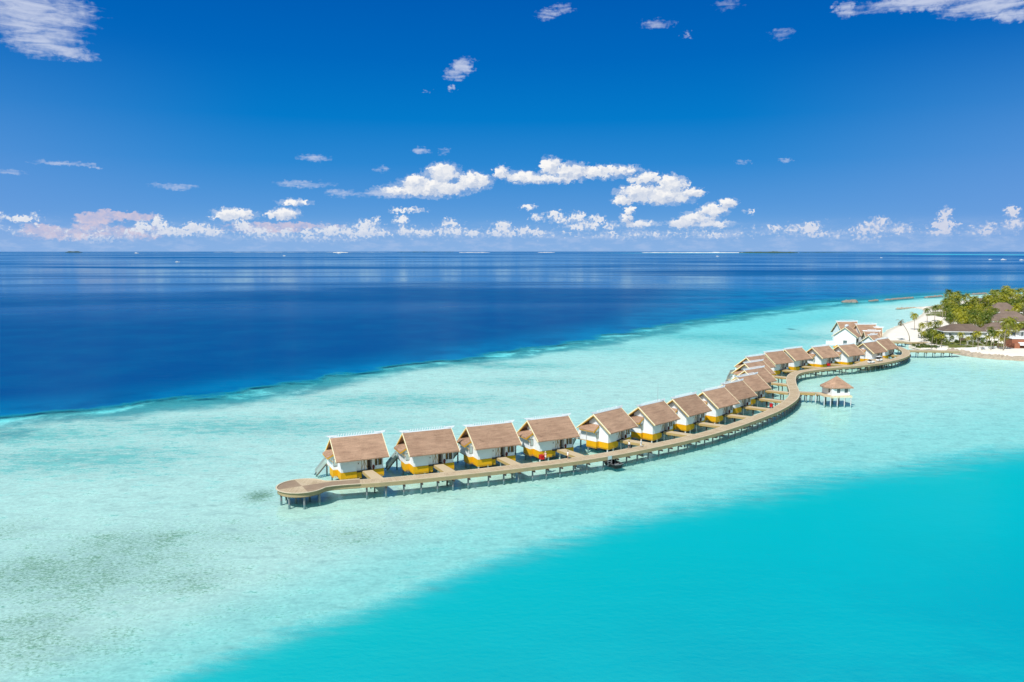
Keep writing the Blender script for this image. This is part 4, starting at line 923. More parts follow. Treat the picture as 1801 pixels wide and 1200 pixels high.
# groves
def poly_in(x, y, poly):
    c = False; n = len(poly)
    for i in range(n):
        x0, y0 = poly[i]; x1, y1 = poly[(i + 1) % n]
        if (y0 > y) != (y1 > y) and x < (x1 - x0) * (y - y0) / (y1 - y0) + x0: c = not c
    return c
def scatter(poly, mind, tries, asp=1.3):
    pts = []; xs = [p[0] for p in poly]; ys = [p[1] for p in poly]
    for _ in range(tries):
        x, y = random.uniform(min(xs), max(xs)), random.uniform(min(ys), max(ys))
        if poly_in(x, y, poly) and all(((x - a) ** 2 + ((y - b) * asp) ** 2) > mind * mind for a, b in pts): pts.append((x, y))
    return pts
houses_xy = [(v1, 12, 8), (v2, 9, 7), (v3, 10, 8), (v4, 7, 6), (v5, 9, 7), (v6, 8, 7), (v8, 12, 7)]
def blocked(q, m=0): return any(abs(q.x - h.x) < a - 2 + m and abs(q.y - h.y) < b_ - 2 + m for h, a, b_ in houses_xy)
g1 = scatter([(1664, 516), (1690, 515), (1712, 522), (1735, 532), (1752, 541), (1752, 560), (1738, 570), (1700, 568), (1672, 566), (1664, 545), (1655, 538)], 6.2, 4000)
for (x, y) in g1:
    k = random.randrange(5); sc = random.uniform(.8, 1.1)
    if not blocked(P(x, y, 1.2 + HT[k] * sc)): place_palm(x, y, 'coconut palm crowded into the main grove behind the white villa', 'palms of the main grove behind the white villa', sc, k)
g2 = scatter([(1732, 514), (1762, 510), (1801, 508), (1806, 535), (1780, 545), (1760, 532), (1734, 530)], 6.5, 3000)
for (x, y) in g2:
    k = random.randrange(5); sc = random.uniform(.95, 1.4)
    if not blocked(P(x, y, 1.2 + HT[k] * sc)): place_palm(x, y, 'tall palm of the far grove along the island skyline', 'palms of the far skyline grove', sc, k)
for (x, y, s) in ((1622, 571, .8), (1634, 569, .75), (1640, 583, .7), (1648, 590, .6), (1626, 585, .65), (1657, 590, .55), (1652, 578, .75)):
    place_palm(x, y, 'yellow-green palm in the clump between open beach and white villa', 'palms of the clump by the open beach', s)
for (x, y, s) in ((1690, 588, .75), (1712, 590, .7), (1735, 592, .65), (1748, 590, .75), (1757, 585, .8), (1762, 596, .6), (1742, 578, .8), (1728, 596, .55), (1676, 592, .5), (1775, 584, .85), (1797, 558, 1.0), (1752, 574, .8), (1768, 578, .9), (1745, 584, .8), (1786, 574, .95), (1770, 592, .7), (1783, 566, 1.0), (1700, 594, .6), (1722, 586, .75), (1755, 568, .9), (1790, 552, 1.05), (1776, 549, 1.0)):
    place_palm(x, y, 'short palm planted in the garden fronting the villas', 'short palms in the villa garden', s)
# shrubs: stem plus crown of leaf clumps
def shrub_proto(seed, rr, hh):
    rnd = random.Random(seed); r = empty('shrub', (0, 0, 0)); b = MB()
    for k in range(5): a = k * 1.26; b.tube([(0, 0, -.3), (math.cos(a) * rr * .3, math.sin(a) * rr * .3, hh * .45), (math.cos(a) * rr * .55, math.sin(a) * rr * .55, hh * .75)], [.1, .07, .03], 5)
    b.build('stem', M['bark'], r); b = MB()
    cl = [(Vector((rnd.gauss(0, .42) * rr, rnd.gauss(0, .42) * rr, hh * rnd.uniform(.25, .95))), rr * rnd.uniform(.25, .5)) for _ in range(16)]
    for c, s in cl:
        for _ in range(46):
            v = Vector((rnd.gauss(0, 1), rnd.gauss(0, 1), rnd.gauss(0, 1))).normalized(); p_ = c + v * s * rnd.uniform(.7, 1.05)
            if p_.z < .05: continue
            t1 = v.cross(Vector((rnd.random(), rnd.random(), rnd.random()))).normalized(); t2 = v.cross(t1); t1 = (t1 + v * rnd.uniform(-.5, .5)) * .28; t2 = t2 * .16
            b.poly([p_ - t1, p_ + t2, p_ + t1, p_ - t2])
    b.build('crown', M['leaf'], r, fix=False); return r
sp = [shrub_proto(1, 2.2, 2.8), shrub_proto(2, 3.0, 3.6), shrub_proto(3, 1.7, 2.0)]; su = [False] * 3
def place_shrub(px, py, label, group, sc=1.0, k=None):
    k = random.randrange(3) if k is None else k; q = P(px, py, 1.2); o = sp[k] if not su[k] else copy_tree(sp[k]); su[k] = True
    o.location = (q.x, q.y, 1.15); o.rotation_euler = (0, 0, random.uniform(0, 6)); o.scale = (sc, sc, sc * random.uniform(.8, 1.2)); tag(o, label, 'shrub', group)
for (x, y) in scatter([(1630, 594), (1642, 584), (1652, 586), (1654, 606), (1648, 610), (1636, 606)], 6, 500): place_shrub(x, y, 'leafy green shrub under the palm clump by the open beach', 'shrubs of the clump by the open beach', 1.1)
for (x, y) in scatter([(1660, 603), (1700, 607), (1752, 609), (1752, 602), (1700, 601), (1660, 598)], 6, 500): place_shrub(x, y, 'low green shrub in the bed along the villa garden', 'shrubs in the villa garden', .42)
for (x, y) in scatter([(1604, 610), (1612, 606), (1640, 610), (1652, 614), (1620, 613)], 5, 200): place_shrub(x, y, 'tiny shrub on the grassy mound beside the island walkway', 'shrubs on the grassy mound', .4)
for (x, y) in scatter([(1664, 545), (1690, 540), (1740, 545), (1801, 548), (1806, 590), (1780, 604), (1762, 596), (1740, 568), (1672, 562)], 7, 1500):
    q = P(x, y, 1.2)
    if not blocked(q, 1): place_shrub(x, y, 'dense green shrub filling the ground beneath the island palms', 'shrubs beneath the island palms', random.uniform(1.0, 1.7))
for k in range(5):
    if not used[k]: place_palm(1700 + k * 5, 540, 'coconut palm crowded into the main grove behind the white villa', 'palms of the main grove behind the white villa', 1, k)
for (px, py, lab) in ((1560, 604.5, 'tiny clump of green shrub at the foot of the reception jetty'),): place_shrub(px, py, lab, None, .4, 2)

# ================================================================== VEHICLES AND PEOPLE
def wheel(b, x, y, z, r=.25, w=.16): b.tube([(x, y - w / 2, z), (x, y + w / 2, z)], r, 12)
def buggy(label, px, py, rz):
    q = P(px, py, DZ); r = empty('golf_buggy', (q.x, q.y, DZ + .01), rz); tag(r, label, 'golf buggy', 'white golf buggies parked on the deck')
    b = MB(); b.prism([(-1.25, .3), (1.2, .3), (1.3, .55), (1.0, .85), (.55, .9), (.45, .5), (-.1, .5), (-.15, .8), (-1.2, .85)], -.58, .58, 'y'); b.build('body', M['white'], r)
    b = MB(); b.box(-.65, -.15, -.52, .52, .86, 1.0); b.box(-.75, -.62, -.52, .52, .95, 1.4); b.box(-1.2, -.8, -.52, .52, .9, 1.0); b.build('seat', M['beam'], r)
    b = MB(); b.prism([(-1.3, 1.88), (1.05, 1.88), (.95, 1.98), (-1.2, 1.98)], -.66, .66, 'y'); b.build('roof', M['white'], r)
    for x, x2 in ((-1.15, -1.15), (.75, .95)):
        for s in (-1, 1): b = MB(); b.bar((x2, s * .55, .85), (x, s * .58, 1.88), .05); b.build('roof_post', M['greypl'], r)
    for x in (-.85, .85):
        for s in (-1, 1): b = MB(); wheel(b, x, s * .55, .25); wo = b.build('wheel', M['black'], r); b = MB(); wheel(b, x, s * .56, .25, .13, .17); b.build('rim', M['greypl'], wo)
    for s in (-1, 1): b = MB(); b.box(1.2, 1.31, s * .4 - .09, s * .4 + .09, .56, .68); b.build('headlight', M['palegl'], r)
    b = MB(); b.tube([(.5, .25, .85), (.3, .25, 1.1)], .03, 6); b.tube([(.32 + .0, .25 + .18 * math.cos(t), 1.1 + .12 * math.sin(t)) for t in [k * .7 for k in range(10)]], .02, 5); b.build('steering_wheel', M['black'], r)
# deck apron behind the boardwalk where the buggies stand
pa = [P(1500, 641.5, DZ), P(1523, 634, DZ), P(1553, 628.5, DZ), P(1562, 633.5, DZ), P(1540, 636.6, DZ)]
b = MB(); b.prism([(v.x, v.y) for v in pa], DZ - .3, DZ - .006, 'z'); ap_ = b.build('parking_deck', M['bridge']); tag(ap_, 'small timber parking deck beneath the two white buggies', 'deck')
buggy('white golf buggy parked nearest the seventeenth bungalow, lower of two', 1532, 639, R(20)); buggy('white golf buggy parked behind the other, nearer the island', 1546.5, 635.5, R(30))
def trolley(label, px, py, rz):
    q = P(px, py, DZ); r = empty('luggage_trolley', (q.x, q.y, DZ + .01), rz); tag(r, label, 'trolley', 'red luggage trolleys along the boardwalk')
    b = MB(); b.box(-.55, .55, -.36, .36, .32, 1.02); b.box(-.6, .6, -.4, .4, .28, .32); b.build('box', M['red'], r)
    b = MB(); b.box(-.58, .58, -.39, .39, 1.02, 1.08); b.build('lid', M['red'], r)
    b = MB(); b.tube([(-.56, -.3, .6), (-.85, -.3, 1.55), (-.85, .3, 1.55), (-.56, .3, .6)], .04, 6); b.build('push_handle', M['red'], r)
    for x in (-.4, .4):
        for s in (-1, 1): b = MB(); wheel(b, x, s * .3, .15, .15, .08); b.build('wheel', M['black'], r)
trolley('red upright trolley on the boardwalk in front of the fourth bungalow', 952.5, 809.5, R(115)); trolley('red trolley at the entrance bridge near the tenth bungalow', 1356.5, 717.5, R(60)); trolley('red trolley beside the sixteenth bungalow entrance', 1457.5, 644.6, R(30))

skin_m = simple('tanned_skin', (.42, .24, .16, 1), .6, .05, 4)
def person(label, px, py, rz, shirt, bottom, hair, stride=.3, long_bottom=False, hold=None):
    q = P(px, py, DZ); r = empty('person', (q.x, q.y, DZ + .01), rz); tag(r, label, 'person')
    me = bpy.data.meshes.new('body'); V = []; E = []; RD = []
    def add(p, rad, par=None):
        V.append(p); RD.append(rad); i = len(V) - 1
        if par is not None: E.append((par, i))
        return i
    pel = add((0, 0, .95), .15); w = add((0, 0, 1.1), .125, pel); ch = add((.01, 0, 1.3), .155, w); nk = add((.02, 0, 1.47), .06, ch); hd = add((.04, 0, 1.56), .085, nk); h2 = add((.05, 0, 1.66), .095, hd); add((.045, 0, 1.73), .06, h2)
    add((.14, 0, 1.6), .018, hd)                       # nose
    for s in (-1, 1):
        hp = add((0, s * .09, .9), .1, pel); kn = add((s * stride * .5 + .04, s * .1, .5), .062, hp); an = add((s * stride, s * .1, .09), .04, kn); add((s * stride + .16, s * .11, .035), .035, an)
        sh = add((.01, s * .19, 1.4), .058, ch); el = add((-s * stride * .35 - .03, s * .25, 1.13), .042, sh); wr = add((-s * stride * .55 + .1, s * .24, .93), .028, el); pa = add((-s * stride * .6 + .13, s * .24, .86), .032, wr)
        bx, by, bz = V[pa]
        for k in range(4): f1 = add((bx - .03 + k * .022, by, bz - .05), .010, pa); add((bx - .02 + k * .022, by - s * .015, bz - .10 + abs(k - 1.5) * .008), .008, f1)
        t1 = add((bx + .045, by - s * .01, bz - .01), .011, pa); add((bx + .06, by - s * .02, bz - .045), .009, t1)
    me.from_pydata(V, E, []); o = bpy.data.objects.new('body', me); col.objects.link(o); o.parent = r
    sk = o.modifiers.new('skin', 'SKIN')
    for i, rd in enumerate(RD): me.skin_vertices[0].data[i].radius = (rd, rd); 
    me.skin_vertices[0].data[0].use_root = True
    o.modifiers.new('sub', 'SUBSURF').levels = 1; o.modifiers['sub'].render_levels = 1; me.materials.append(skin_m); sk.use_smooth_shade = True
    b = MB(); n = 12
    def rings(b, data):
        vs = []; 
        for (cx, cy, z, rx, ry) in data:
            for k in range(n): t = 2 * math.pi * k / n; vs.append((cx + rx * math.cos(t), cy + ry * math.sin(t), z))
        b.mesh(vs, [(i * n + k, i * n + (k + 1) % n, (i + 1) * n + (k + 1) % n, (i + 1) * n + k) for i in range(len(data) - 1) for k in range(n)])
    rings(b, [(0, 0, .88, .17, .2), (0, 0, 1.1, .15, .18), (.01, 0, 1.3, .165, .22), (.01, 0, 1.42, .14, .2), (.02, 0, 1.47, .08, .09)])
    for s in (-1, 1): b.tube([(.01, s * .18, 1.41), (-s * stride * .2, s * .235, 1.22)], [.085, .075], 10, caps=False)
    b.build('shirt', shirt, r, smooth=True)
    b = MB(); zb = .12 if long_bottom else .55
    for s in (-1, 1):
        t = 1.0 if long_bottom else .45
        b.tube([(0, s * .085, .97), (s * stride * .5 * (1 if long_bottom else .85) + .03, s * .1, .5 if long_bottom else .56)] + ([(s * stride, s * .1, .12)] if long_bottom else []), [.125, .095] + ([.075] if long_bottom else []), 10)
    b.build('trousers' if long_bottom else 'shorts', bottom, r, smooth=True)
    b = MB(); rings(b, [(.03, 0, 1.62, .108, .108), (.02, 0, 1.70, .112, .108), (.03, 0, 1.77, .07, .07), (.03, 0, 1.79, .01, .01)]); b.build('hair', hair, r, smooth=True)
    if hold == 'bag':
        b = MB(); b.box(-.32, .0, .22, .5, .95, 1.4); bo = b.build('carried_bundle', M['canvas']); bo.matrix_world = r.matrix_basis @ Matrix(); tag(bo, 'pale bundle carried under the arm of the walking person', 'bundle')
    return r
dark = simple('dark_cloth', (.03, .03, .05, 1), .9, .1, 4); whitec = simple('white_cloth', (.78, .77, .75, 1), .9, .05, 4); pink = simple('pinkish_cloth', (.7, .45, .4, 1), .9, .05, 4); hairm = simple('dark_hair', (.02, .015, .01, 1), .6, .1, 5); straw = simple('straw_hat', (.72, .62, .42, 1), .8, .08, 4)
person('person in white top and dark shorts striding past the fifth bungalow', 1106.5, 789.5, R(200), whitec, dark, hairm, .34)
person('person with dark hair and white shirt beside the fourth entrance bridge', 998.5, 807.5, R(20), whitec, pink, hairm, .12)
person('person in pale clothes and straw hat standing next to red trolley', 959, 809, R(60), pink, whitec, straw, .08, True)
person('person all in white near the sixth entrance bridge', 1127.5, 786.5, R(150), whitec, whitec, straw, .15, True)

# marker mast, boats, distant islands
q = P(1156.5, 714, 0); mk = empty('marker_mast', q); tag(mk, 'thin upright marker mast standing in the shallows behind a bungalow', 'mast')
b = MB(); b.tube([(0, 0, -1.5), (0, 0, 6.6)], [.07, .035], 8); b.build('pole', M['greypl'], mk); b = MB(); b.tube([(0, 0, -1.5), (0, 0, .3)], .22, 10); b.build('footing', M['pile'], mk)
def yacht(label, px, py, L, rz, name='yacht'):
    q = P(px, py, 0); r = empty(name, q, rz); tag(r, label, 'boat', 'white boats out on the open sea')
    b = MB(); W = L * .13; H = L * .10; vs = []; n = 7
    for (t, w, z) in ((-.5, .85, .8), (-.3, 1, .85), (.1, 1, .95), (.35, .6, 1.15), (.5, .03, 1.35)):
        for k in range(n): a = math.pi * k / (n - 1); vs.append((t * L, -w * W * math.cos(a), z * H - (z * H + .4) * math.sin(a) ** .6))
    b.mesh(vs, [(i * n + k, i * n + k + 1, (i + 1) * n + k + 1, (i + 1) * n + k) for i in range(4) for k in range(n - 1)] + [tuple(range(n))])
    b.poly([vs[i * n] for i in range(5)] + [vs[i * n + n - 1] for i in reversed(range(5))]); b.build('hull', M['white'], r)
    b = MB(); b.prism([(-.38 * L, H * .9), (.2 * L, H * .95), (.1 * L, H * 1.7), (-.36 * L, H * 1.7)], -W * .7, W * .7, 'y'); c = b.build('cabin', M['white'], r)
    b = MB(); b.box(-.34 * L, .05 * L, -W * .72, W * .72, H * 1.2, H * 1.45); b.build('window', M['glass'], c)
    b = MB(); b.prism([(-.25 * L, H * 1.7), (.04 * L, H * 1.7), (-.02 * L, H * 2.3), (-.25 * L, H * 2.3)], -W * .5, W * .5, 'y'); b.build('flybridge', M['white'], r)
    b = MB(); b.tube([(-.1 * L, 0, H * 2.3), (-.1 * L, 0, H * 3.4)], .08, 6); b.build('mast', M['white'], r)
for (lab, px, py, L, rz) in (('largest white motor yacht, alone on the sea under the pinkish cloud', 312, 461.5, 17, .3), ('white boat far out midway along the horizon', 500, 450.5, 26, 0), ('white boat in front of the long sandbank', 1262, 451.5, 24, 0),
                           ('single small white boat between the wooded island and the right hand group', 1550, 454, 16, 0), ('first of three white boats moored off the island', 1742, 457.5, 20, .2), ('middle one of three white boats moored off the island', 1765, 457.8, 26, 0), ('last of three white boats, at the picture edge', 1797, 458.3, 22, .1),
                           ('tiny white boat almost on the horizon below the pink cloud bank', 240, 446, 60, 0), ('tiny white boat on the horizon close to the centre line clouds', 596, 446, 60, 0)): yacht(lab, px, py, L, rz)
# islets on the horizon
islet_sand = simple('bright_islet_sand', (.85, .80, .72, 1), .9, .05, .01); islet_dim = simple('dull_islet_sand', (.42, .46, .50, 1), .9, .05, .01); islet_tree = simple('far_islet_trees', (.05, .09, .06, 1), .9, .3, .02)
def islet(label, x0, x1, d, h, mat, name='sandbank', hseed=0, rag=.5):
    y0 = d; a0 = (x0 - 900.5) / FL * d * 1.006; a1 = (x1 - 900.5) / FL * d * 1.006; b = MB(); n = 60; vs = []
    for i in range(n + 1):
        t = i / n; x = a0 + (a1 - a0) * t; e = math.sin(math.pi * t) ** .35; hh = h * e * (1 - rag + rag * 2 * abs(mnoise.noise(Vector((t * 18 + hseed, hseed, 0)))) * 1.4); w = d * .012 * e + 4
        vs += [(x, y0 - w, -1), (x, y0 - w * .3, hh), (x, y0 + w * .3, hh), (x, y0 + w, -1)]
    b.mesh(vs, [(i * 4 + k, i * 4 + k + 1, (i + 1) * 4 + k + 1, (i + 1) * 4 + k) for i in range(n) for k in range(3)]); o = b.build(name, mat, smooth=False); tag(o, label, kind='structure' if name == 'sandbank' else 'stuff'); return o
islet('long bright sandbank on the horizon', 1125, 1400, 15500, 13, islet_sand, hseed=1); islet('low sandbank on the horizon', 808, 862, 16500, 9, islet_sand, hseed=4); islet('low sandbank on the horizon', 945, 975, 17000, 9, islet_sand, hseed=6)
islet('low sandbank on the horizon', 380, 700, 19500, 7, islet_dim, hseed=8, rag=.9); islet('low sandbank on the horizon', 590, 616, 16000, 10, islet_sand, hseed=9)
islet('low dark woods of a far islet', 1294, 1398, 15100, 24, islet_tree, 'far_islet_trees', 2, .35); islet('low dark woods of a far islet', 1398, 1484, 17500, 9, islet_tree, 'far_islet_trees', 3, .5); islet('low dark woods of a far islet', 126, 152, 17500, 22, islet_tree, 'far_islet_trees', 5, .3)
islet('low dark woods of a far islet', 700, 800, 21500, 8, islet_tree, 'far_islet_trees', 7, .8)

# ================================================================== SUN, SKY, CAMERA
SUN_EL = 49.0; sdir = Vector((-.53, -.85, 0)).normalized()      # towards the sun, on the ground plane
sun = bpy.data.lights.new('sun', 'SUN'); sun.energy = 4.7; sun.angle = R(.53); sun.color = (1, .965, .91)
so = bpy.data.objects.new('sun', sun); col.objects.link(so)
v = Vector((sdir.x * math.cos(R(SUN_EL)), sdir.y * math.cos(R(SUN_EL)), math.sin(R(SUN_EL))))
so.rotation_euler = (-v).to_track_quat('-Z', 'Y').to_euler(); so.location = (0, 0, 100)

w = bpy.data.worlds.new('World'); scene.world = w; w.use_nodes = True
t = NT(w.node_tree)
for n in list(t.n): t.n.remove(n)
out = t.new('ShaderNodeOutputWorld'); bg = t.new('ShaderNodeBackground'); bg.inputs[1].default_value = .1; t.l.new(bg.outputs[0], out.inputs[0])
sky = t.new('ShaderNodeTexSky', sky_type='NISHITA'); sky.sun_disc = False; sky.sun_elevation = R(SUN_EL); sky.sun_rotation = math.atan2(sdir.x, sdir.y); sky.dust_density = .6; sky.ozone_density = 2.5
dirn = t.new('ShaderNodeTexCoord').outputs['Generated']
sp_ = t.new('ShaderNodeSeparateXYZ'); t.l.new(dirn, sp_.inputs[0])
az = t.m('MULTIPLY', t.m('ARCTAN2', sp_.outputs[0], sp_.outputs[1]), 57.29578); el = t.m('MULTIPLY', t.m('ARCSINE', sp_.outputs[2]), 57.29578)
cmb = t.new('ShaderNodeCombineXYZ'); t.l.new(az, cmb.inputs[0]); t.l.new(el, cmb.inputs[1]); ae = cmb.outputs[0]
S = 24.0
hazeband = t.m('MULTIPLY', t.ss(el, 2.6, .3), .55)
stops = [(0.0, (118, 172, 226)), (1.2, (108, 166, 224)), (3.2, (84, 152, 219)), (6.0, (44, 136, 211)), (9.0, (4, 122, 202)), (13, (0, 104, 190)), (17, (0, 92, 180)), (24, (0, 84, 170))]
blue = t.ramp(t.m('DIVIDE', el, S), [(e / S, lin(*c)) for e, c in stops])
sides = t.m('MULTIPLY', t.ss(t.m('ABSOLUTE', t.m('ADD', az, 1.0)), 14, 40), t.ss(el, 15, 2))
blue = t.mix(t.m('MULTIPLY', sides, .6), blue, lin(112, 158, 222))
def chain(items, soft=1.0):
    tot = None
    for (px, py, rx, ry, s) in items:
        c = AE(px, py); ax = abs(AE(px + rx, py)[0] - c[0]); ay = abs(AE(px, py - ry)[1] - c[1])
        n = t.new('ShaderNodeVectorMath', operation='MULTIPLY_ADD'); t.put(n.inputs[0], AE_IN[0]); n.inputs[1].default_value = (1 / ax, 1 / ay, 0); n.inputs[2].default_value = (-c[0] / ax, -c[1] / ay, 0)
        d_ = t.vm('DOT_PRODUCT', n.outputs[0], n.outputs[0], out=1); v_ = t.m('MULTIPLY_ADD', d_, -s, s)
        tot = v_ if tot is None else t.m('MAXIMUM', tot, v_)
    return tot
AE_IN = [ae]
BIG = [(760, 330, 70, 17, 1), (780, 306, 33, 20, 1.1), (832, 320, 32, 18, 1), (705, 336, 50, 9, .9), (735, 322, 30, 14, 1), (883, 304, 14, 12, 1), (918, 312, 36, 12, 1), (940, 316, 26, 8, .9), (968, 293, 20, 17, 1.1), (1000, 302, 42, 17, 1.1), (985, 313, 40, 9, 1),
       (1062, 303, 62, 12, .9), (1105, 299, 24, 8, .7), (1136, 314, 28, 13, 1), (1180, 325, 30, 18, 1.1), (1125, 340, 44, 16, 1.1), (1170, 345, 58, 15, 1.1), (1215, 340, 24, 10, 1), (1096, 352, 20, 9, 1), (1107, 371, 9, 8, .9), (1100, 385, 12, 9, 1), (1128, 394, 32, 6, .9),
       (1280, 358, 16, 10, 1), (1252, 371, 26, 13, 1), (1226, 384, 34, 12, 1), (1200, 393, 24, 10, 1), (1245, 394, 46, 7, .8), (413, 377, 38, 11, 1.1), (400, 382, 30, 7, 1), (498, 376, 30, 11, 1.1), (516, 356, 28, 6, .9)]
ROW = [(250, 400, 18, 13, 1), (280, 393, 13, 16, 1), (305, 408, 55, 9, 1), (347, 402, 26, 11, 1), (372, 408, 20, 9, 1), (225, 410, 7, 7, 1), (36, 385, 34, 7, .9), (58, 380, 13, 7, .9), (0, 379, 10, 9, 1), (427, 398, 18, 11, 1), (452, 406, 24, 8, 1), (505, 408, 13, 6, 1),
       (540, 409, 13, 6, 1), (582, 405, 32, 10, 1), (645, 401, 26, 14, 1), (663, 388, 8, 7, .9), (642, 411, 46, 7, 1), (608, 406, 18, 9, 1), (705, 388, 14, 9, .9), (718, 370, 30, 5, .75), (790, 393, 17, 8, .9), (797, 408, 32, 8, .9), (832, 410, 14, 6, .8), (718, 407, 20, 9, .8), (745, 410, 18, 7, .8),
       (884, 401, 17, 13, 1), (886, 411, 34, 7, .9), (921, 407, 13, 9, 1), (943, 410, 15, 7, .9), (946, 382, 14, 7, 1), (976, 379, 15, 10, 1), (992, 388, 28, 6, .8), (1015, 381, 15, 10, 1), (1022, 397, 24, 9, 1), (1050, 385, 16, 7, .9), (1040, 396, 16, 9, .9), (930, 364, 13, 6, .8), (1075, 397, 12, 7, .8),
       (1395, 402, 20, 8, .85), (1425, 402, 20, 12, .9), (1435, 413, 24, 5, .8), (1362, 402, 12, 7, .7), (1547, 390, 18, 11, .85), (1530, 403, 30, 11, .85), (1583, 402, 20, 9, .8), (1525, 420, 28, 6, .6), (1663, 378, 13, 13, .95), (1658, 397, 20, 12, .95), (1650, 409, 28, 6, .8), (1686, 395, 6, 4, .8),
       (1780, 373, 14, 12, .9), (1787, 394, 24, 10, .9), (1737, 398, 17, 7, .75), (1730, 409, 22, 6, .6), (1320, 372, 9, 4, .6), (1467, 412, 14, 6, .7), (480, 415, 50, 6, .5), (1250, 412, 60, 6, .45), (165, 420, 60, 8, .45), (165, 405, 5, 6, .8), (1120, 414, 60, 6, .4), (560, 420, 80, 6, .35)]
WISP = [(50, 20, 120, 50, 1.2), (75, 70, 75, 32, 1.1), (120, 92, 50, 14, 1.0), (1640, 2, 160, 16, 1.3), (1488, 14, 22, 18, 1.0), (1735, 12, 90, 20, 1.3), (1785, 26, 40, 14, 1.1), (963, 26, 24, 11, .8), (990, 14, 18, 9, .65), (1155, 42, 28, 10, .8), (1207, 60, 9, 9, .7), (1375, 60, 20, 9, .45), (1280, 8, 26, 8, .45),
        (815, 116, 22, 17, 1.15), (796, 132, 22, 12, 1.0), (793, 156, 9, 6, .9), (752, 160, 6, 3, .5), (741, 265, 17, 6, .75), (550, 278, 32, 7, .75), (670, 298, 13, 6, .6), (535, 324, 52, 7, .85), (600, 340, 34, 7, .85), (306, 328, 40, 7, .8), (108, 287, 62, 5, .8), (150, 291, 30, 4, .8), (1305, 285, 12, 5, .45), (1378, 282, 10, 4, .45), (15, 303, 30, 5, .5), (1150, 350, 40, 8, .3), (690, 342, 70, 7, .8), (780, 266, 12, 6, .5)]
PINK = [(165, 386, 36, 15, 1), (182, 378, 26, 11, 1), (228, 381, 62, 9, .95), (155, 400, 36, 9, .8), (80, 405, 50, 13, .8), (120, 412, 90, 12, .6), (500, 397, 115, 7, .75), (230, 408, 90, 14, .5), (470, 404, 90, 7, .6)]
warp = t.vm('MULTIPLY', t.vm('SUBTRACT', t.noise(ae, .9, 3, .6, out=1), (.5, .5, .5)), (1.3, .8, 0))
def billow(vec):
    v1 = t.voro(t.mapping(vec, (1, 1.25, 1)), 2.0, 0, 'F1', '2D'); v2 = t.voro(t.mapping(vec, (1, 1.25, 1)), 5.0, 0, 'F1', '2D'); n = t.noise(vec, 2.0, 4, .48, dims='2D')
    return t.m('ADD', t.m('MULTIPLY_ADD', v1, -.55, .27), t.m('ADD', t.m('MULTIPLY_ADD', v2, -.12, .05), t.m('MULTIPLY_ADD', n, 1.0, -.52)))
w2_ = t.vm('SUBTRACT', t.noise(t.mapping(ae, (1, 1.3, 1)), 3.0, 3.5, .55, dims='2D', out=1), (.5, .5, .5))
wae = t.vm('ADD', ae, t.vm('ADD', t.vm('MULTIPLY', warp, (.3, .2, 0)), t.vm('MULTIPLY', w2_, (1.0, .55, 0))))
bil = billow(wae)
OFF = (-.16, .20, 0); ae2 = t.vm('ADD', wae, OFF); bil2 = billow(ae2)
smo = t.m('MULTIPLY_ADD', t.noise(wae, 1.5, 3, .45, dims='2D'), 1.6, -.8); smo2 = t.m('MULTIPLY_ADD', t.noise(ae2, 1.5, 3, .45, dims='2D'), 1.6, -.8)
AE_IN[0] = wae; vb_ = chain(BIG); vr_ = chain(ROW)
AE_IN[0] = ae2; vb2 = chain(BIG)
fray = t.noise(ae, 5.0, 3, .55, dims='2D')
vr_ = t.m('ADD', t.m('MULTIPLY', vr_, .9), t.m('MULTIPLY_ADD', fray, 2.2, -1.2))
fragn = t.noise(t.mapping(ae, (1.0, 1.35, 1)), 2.6, 7, .62, dims='2D')
frag = t.m('SUBTRACT', t.m('MULTIPLY_ADD', fragn, 5.5, -3.15), t.m('MULTIPLY', t.m('ABSOLUTE', t.m('SUBTRACT', el, 1.15)), 1.15))
vr_ = t.m('MAXIMUM', vr_, frag)
dens = t.m('ADD', t.m('MAXIMUM', vb_, vr_), bil); dens2 = t.m('ADD', vb2, t.m('ADD', smo2, t.m('MULTIPLY', bil2, .25)))
soft = t.m('MULTIPLY_ADD', t.ss(t.noise(ae, .8, 2, .5, dims='2D'), .35, .65), .55, .32)
a_cu = t.m('MAXIMUM', t.ss(dens, .0, soft), t.m('MULTIPLY', t.ss(dens, -.55, .4), .35))
a_cu = t.m('MULTIPLY', a_cu, t.ss(t.m('ADD', el, t.m('MULTIPLY', t.m('SUBTRACT', fray, .5), .8)), .25, 1.35))
lit = t.m('MULTIPLY_ADD', t.m('SUBTRACT', t.m('ADD', vb_, t.m('ADD', smo, t.m('MULTIPLY', bil, .25))), t.m('MAXIMUM', dens2, -.6)), .8, .52, clamp=True)
lit_r = t.m('MULTIPLY_ADD', t.m('SUBTRACT', bil, bil2), .45, .74, clamp=True)
lit = t.m('ADD', t.m('MULTIPLY', lit, t.ss(vb_, -.2, .1)), t.m('MULTIPLY', lit_r, t.ss(vb_, .1, -.2)))
c_cu = t.mix(lit, lin(182, 198, 224), lin(250, 249, 248))
lowel = t.ss(el, 3.4, .4)
c_cu = t.mix(t.m('MULTIPLY', lowel, .5), c_cu, lin(176, 196, 230))
c_cu = t.mix(t.m('MULTIPLY', t.ss(az, 12, 30), .45), c_cu, lin(190, 196, 224))
AE_IN[0] = t.vm('ADD', ae, t.vm('ADD', t.vm('MULTIPLY', warp, (.9, .4, 0)), t.vm('MULTIPLY', w2_, (1.3, .45, 0)))); wsp = chain(WISP)
wn = t.noise(t.mapping(ae, (.4, 2.3, 1), (0, 0, R(12))), 1.4, 6, .58, .5, dims='2D')
wn2 = t.noise(t.mapping(ae, (.8, 1.5, 1), (0, 0, R(14))), 3.0, 6, .6, dims='2D')
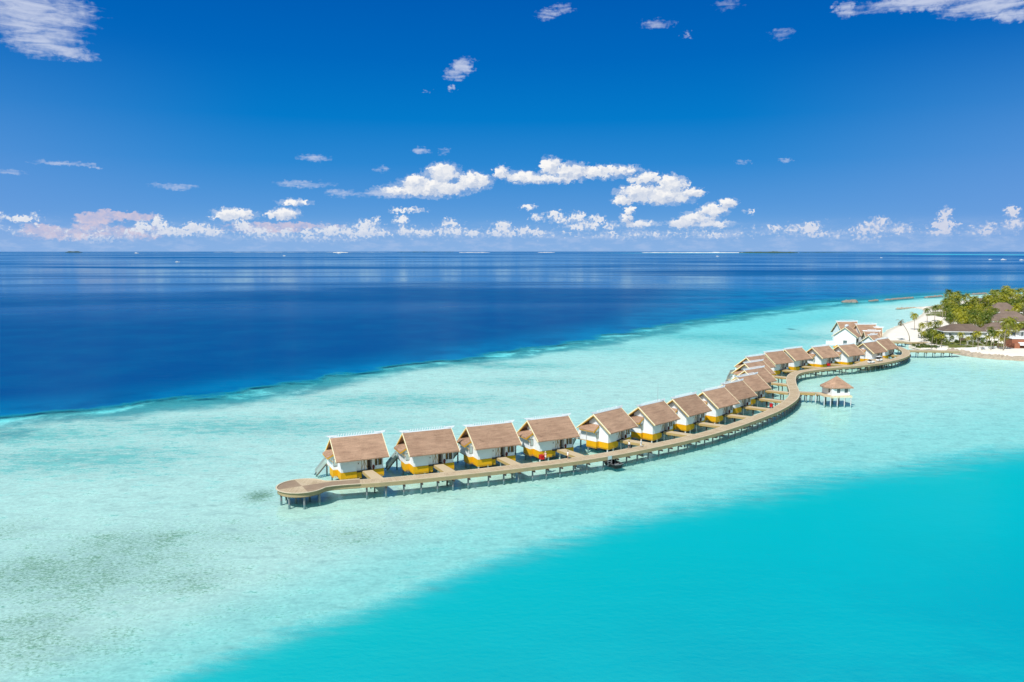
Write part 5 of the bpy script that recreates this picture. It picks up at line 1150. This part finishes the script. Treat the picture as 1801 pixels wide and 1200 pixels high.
a_w = t.m('MULTIPLY', t.ss(t.m('ADD', wsp, t.m('ADD', t.m('MULTIPLY_ADD', wn, 2.2, -1.1), t.m('MULTIPLY_ADD', wn2, .35, -.17))), -.2, 1.6), .85)
AE_IN[0] = wae; pk = chain(PINK); pn = t.noise(t.mapping(ae, (.7, 1.6, 1)), 1.3, 7, .6, dims='2D')
a_p = t.m('MULTIPLY', t.ss(t.m('ADD', pk, t.m('ADD', t.m('MULTIPLY_ADD', pn, .9, -.45), t.m('MULTIPLY', bil, .4))), -.02, .65), .72)
c_p = t.mix(t.ss(bil, -.7, .6), lin(172, 184, 222), lin(236, 212, 216))
# hazy broken bank hugging the horizon
hz = t.noise(t.mapping(ae, (.35, 1.1, 1)), 1.6, 8, .66, dims='2D')
a_h = t.m('MULTIPLY', t.m('MULTIPLY', t.ss(hz, .42, .72), t.ss(el, 2.3, .9)), .55)
blue = t.mix(hazeband, blue, lin(150, 182, 228)); colr = t.mix(a_w, blue, lin(205, 214, 236)); colr = t.mix(a_h, colr, lin(170, 194, 232)); colr = t.mix(a_p, colr, c_p); colr = t.mix(a_cu, colr, c_cu)
front = t.m('MULTIPLY', t.ss(t.m('ABSOLUTE', az), 100, 60), t.ss(el, 34, 22))
front = t.m('MAXIMUM', front, 0.0)
tens = t.vm('MULTIPLY', colr, (10, 10, 10))
t.l.new(t.mix(front, t.vm('MULTIPLY', sky.outputs[0], (1.22, 1.30, 1.15)), tens), bg.inputs[0])
w.cycles.sampling_method = 'MANUAL'; w.cycles.sample_map_resolution = 256

cam = bpy.data.cameras.new('camera'); co = bpy.data.objects.new('camera', cam); col.objects.link(co)
co.location = (0, 0, EYE); co.rotation_euler = (R(90) - PITCH, 0, 0)
cam.sensor_width = 36; cam.lens = 36 * FL / 1801; cam.clip_start = 1; cam.clip_end = 120000
scene.camera = co
scene.view_settings.view_transform = 'Standard'; scene.view_settings.look = 'None'; scene.view_settings.exposure = 0; scene.view_settings.gamma = 1
scene.render.engine = 'CYCLES'; scene.cycles.max_bounces = 6; scene.cycles.transparent_max_bounces = 12; scene.cycles.diffuse_bounces = 3; scene.cycles.glossy_bounces = 3; scene.cycles.use_denoising = True
scene.cycles.caustics_reflective = False; scene.cycles.caustics_refractive = False
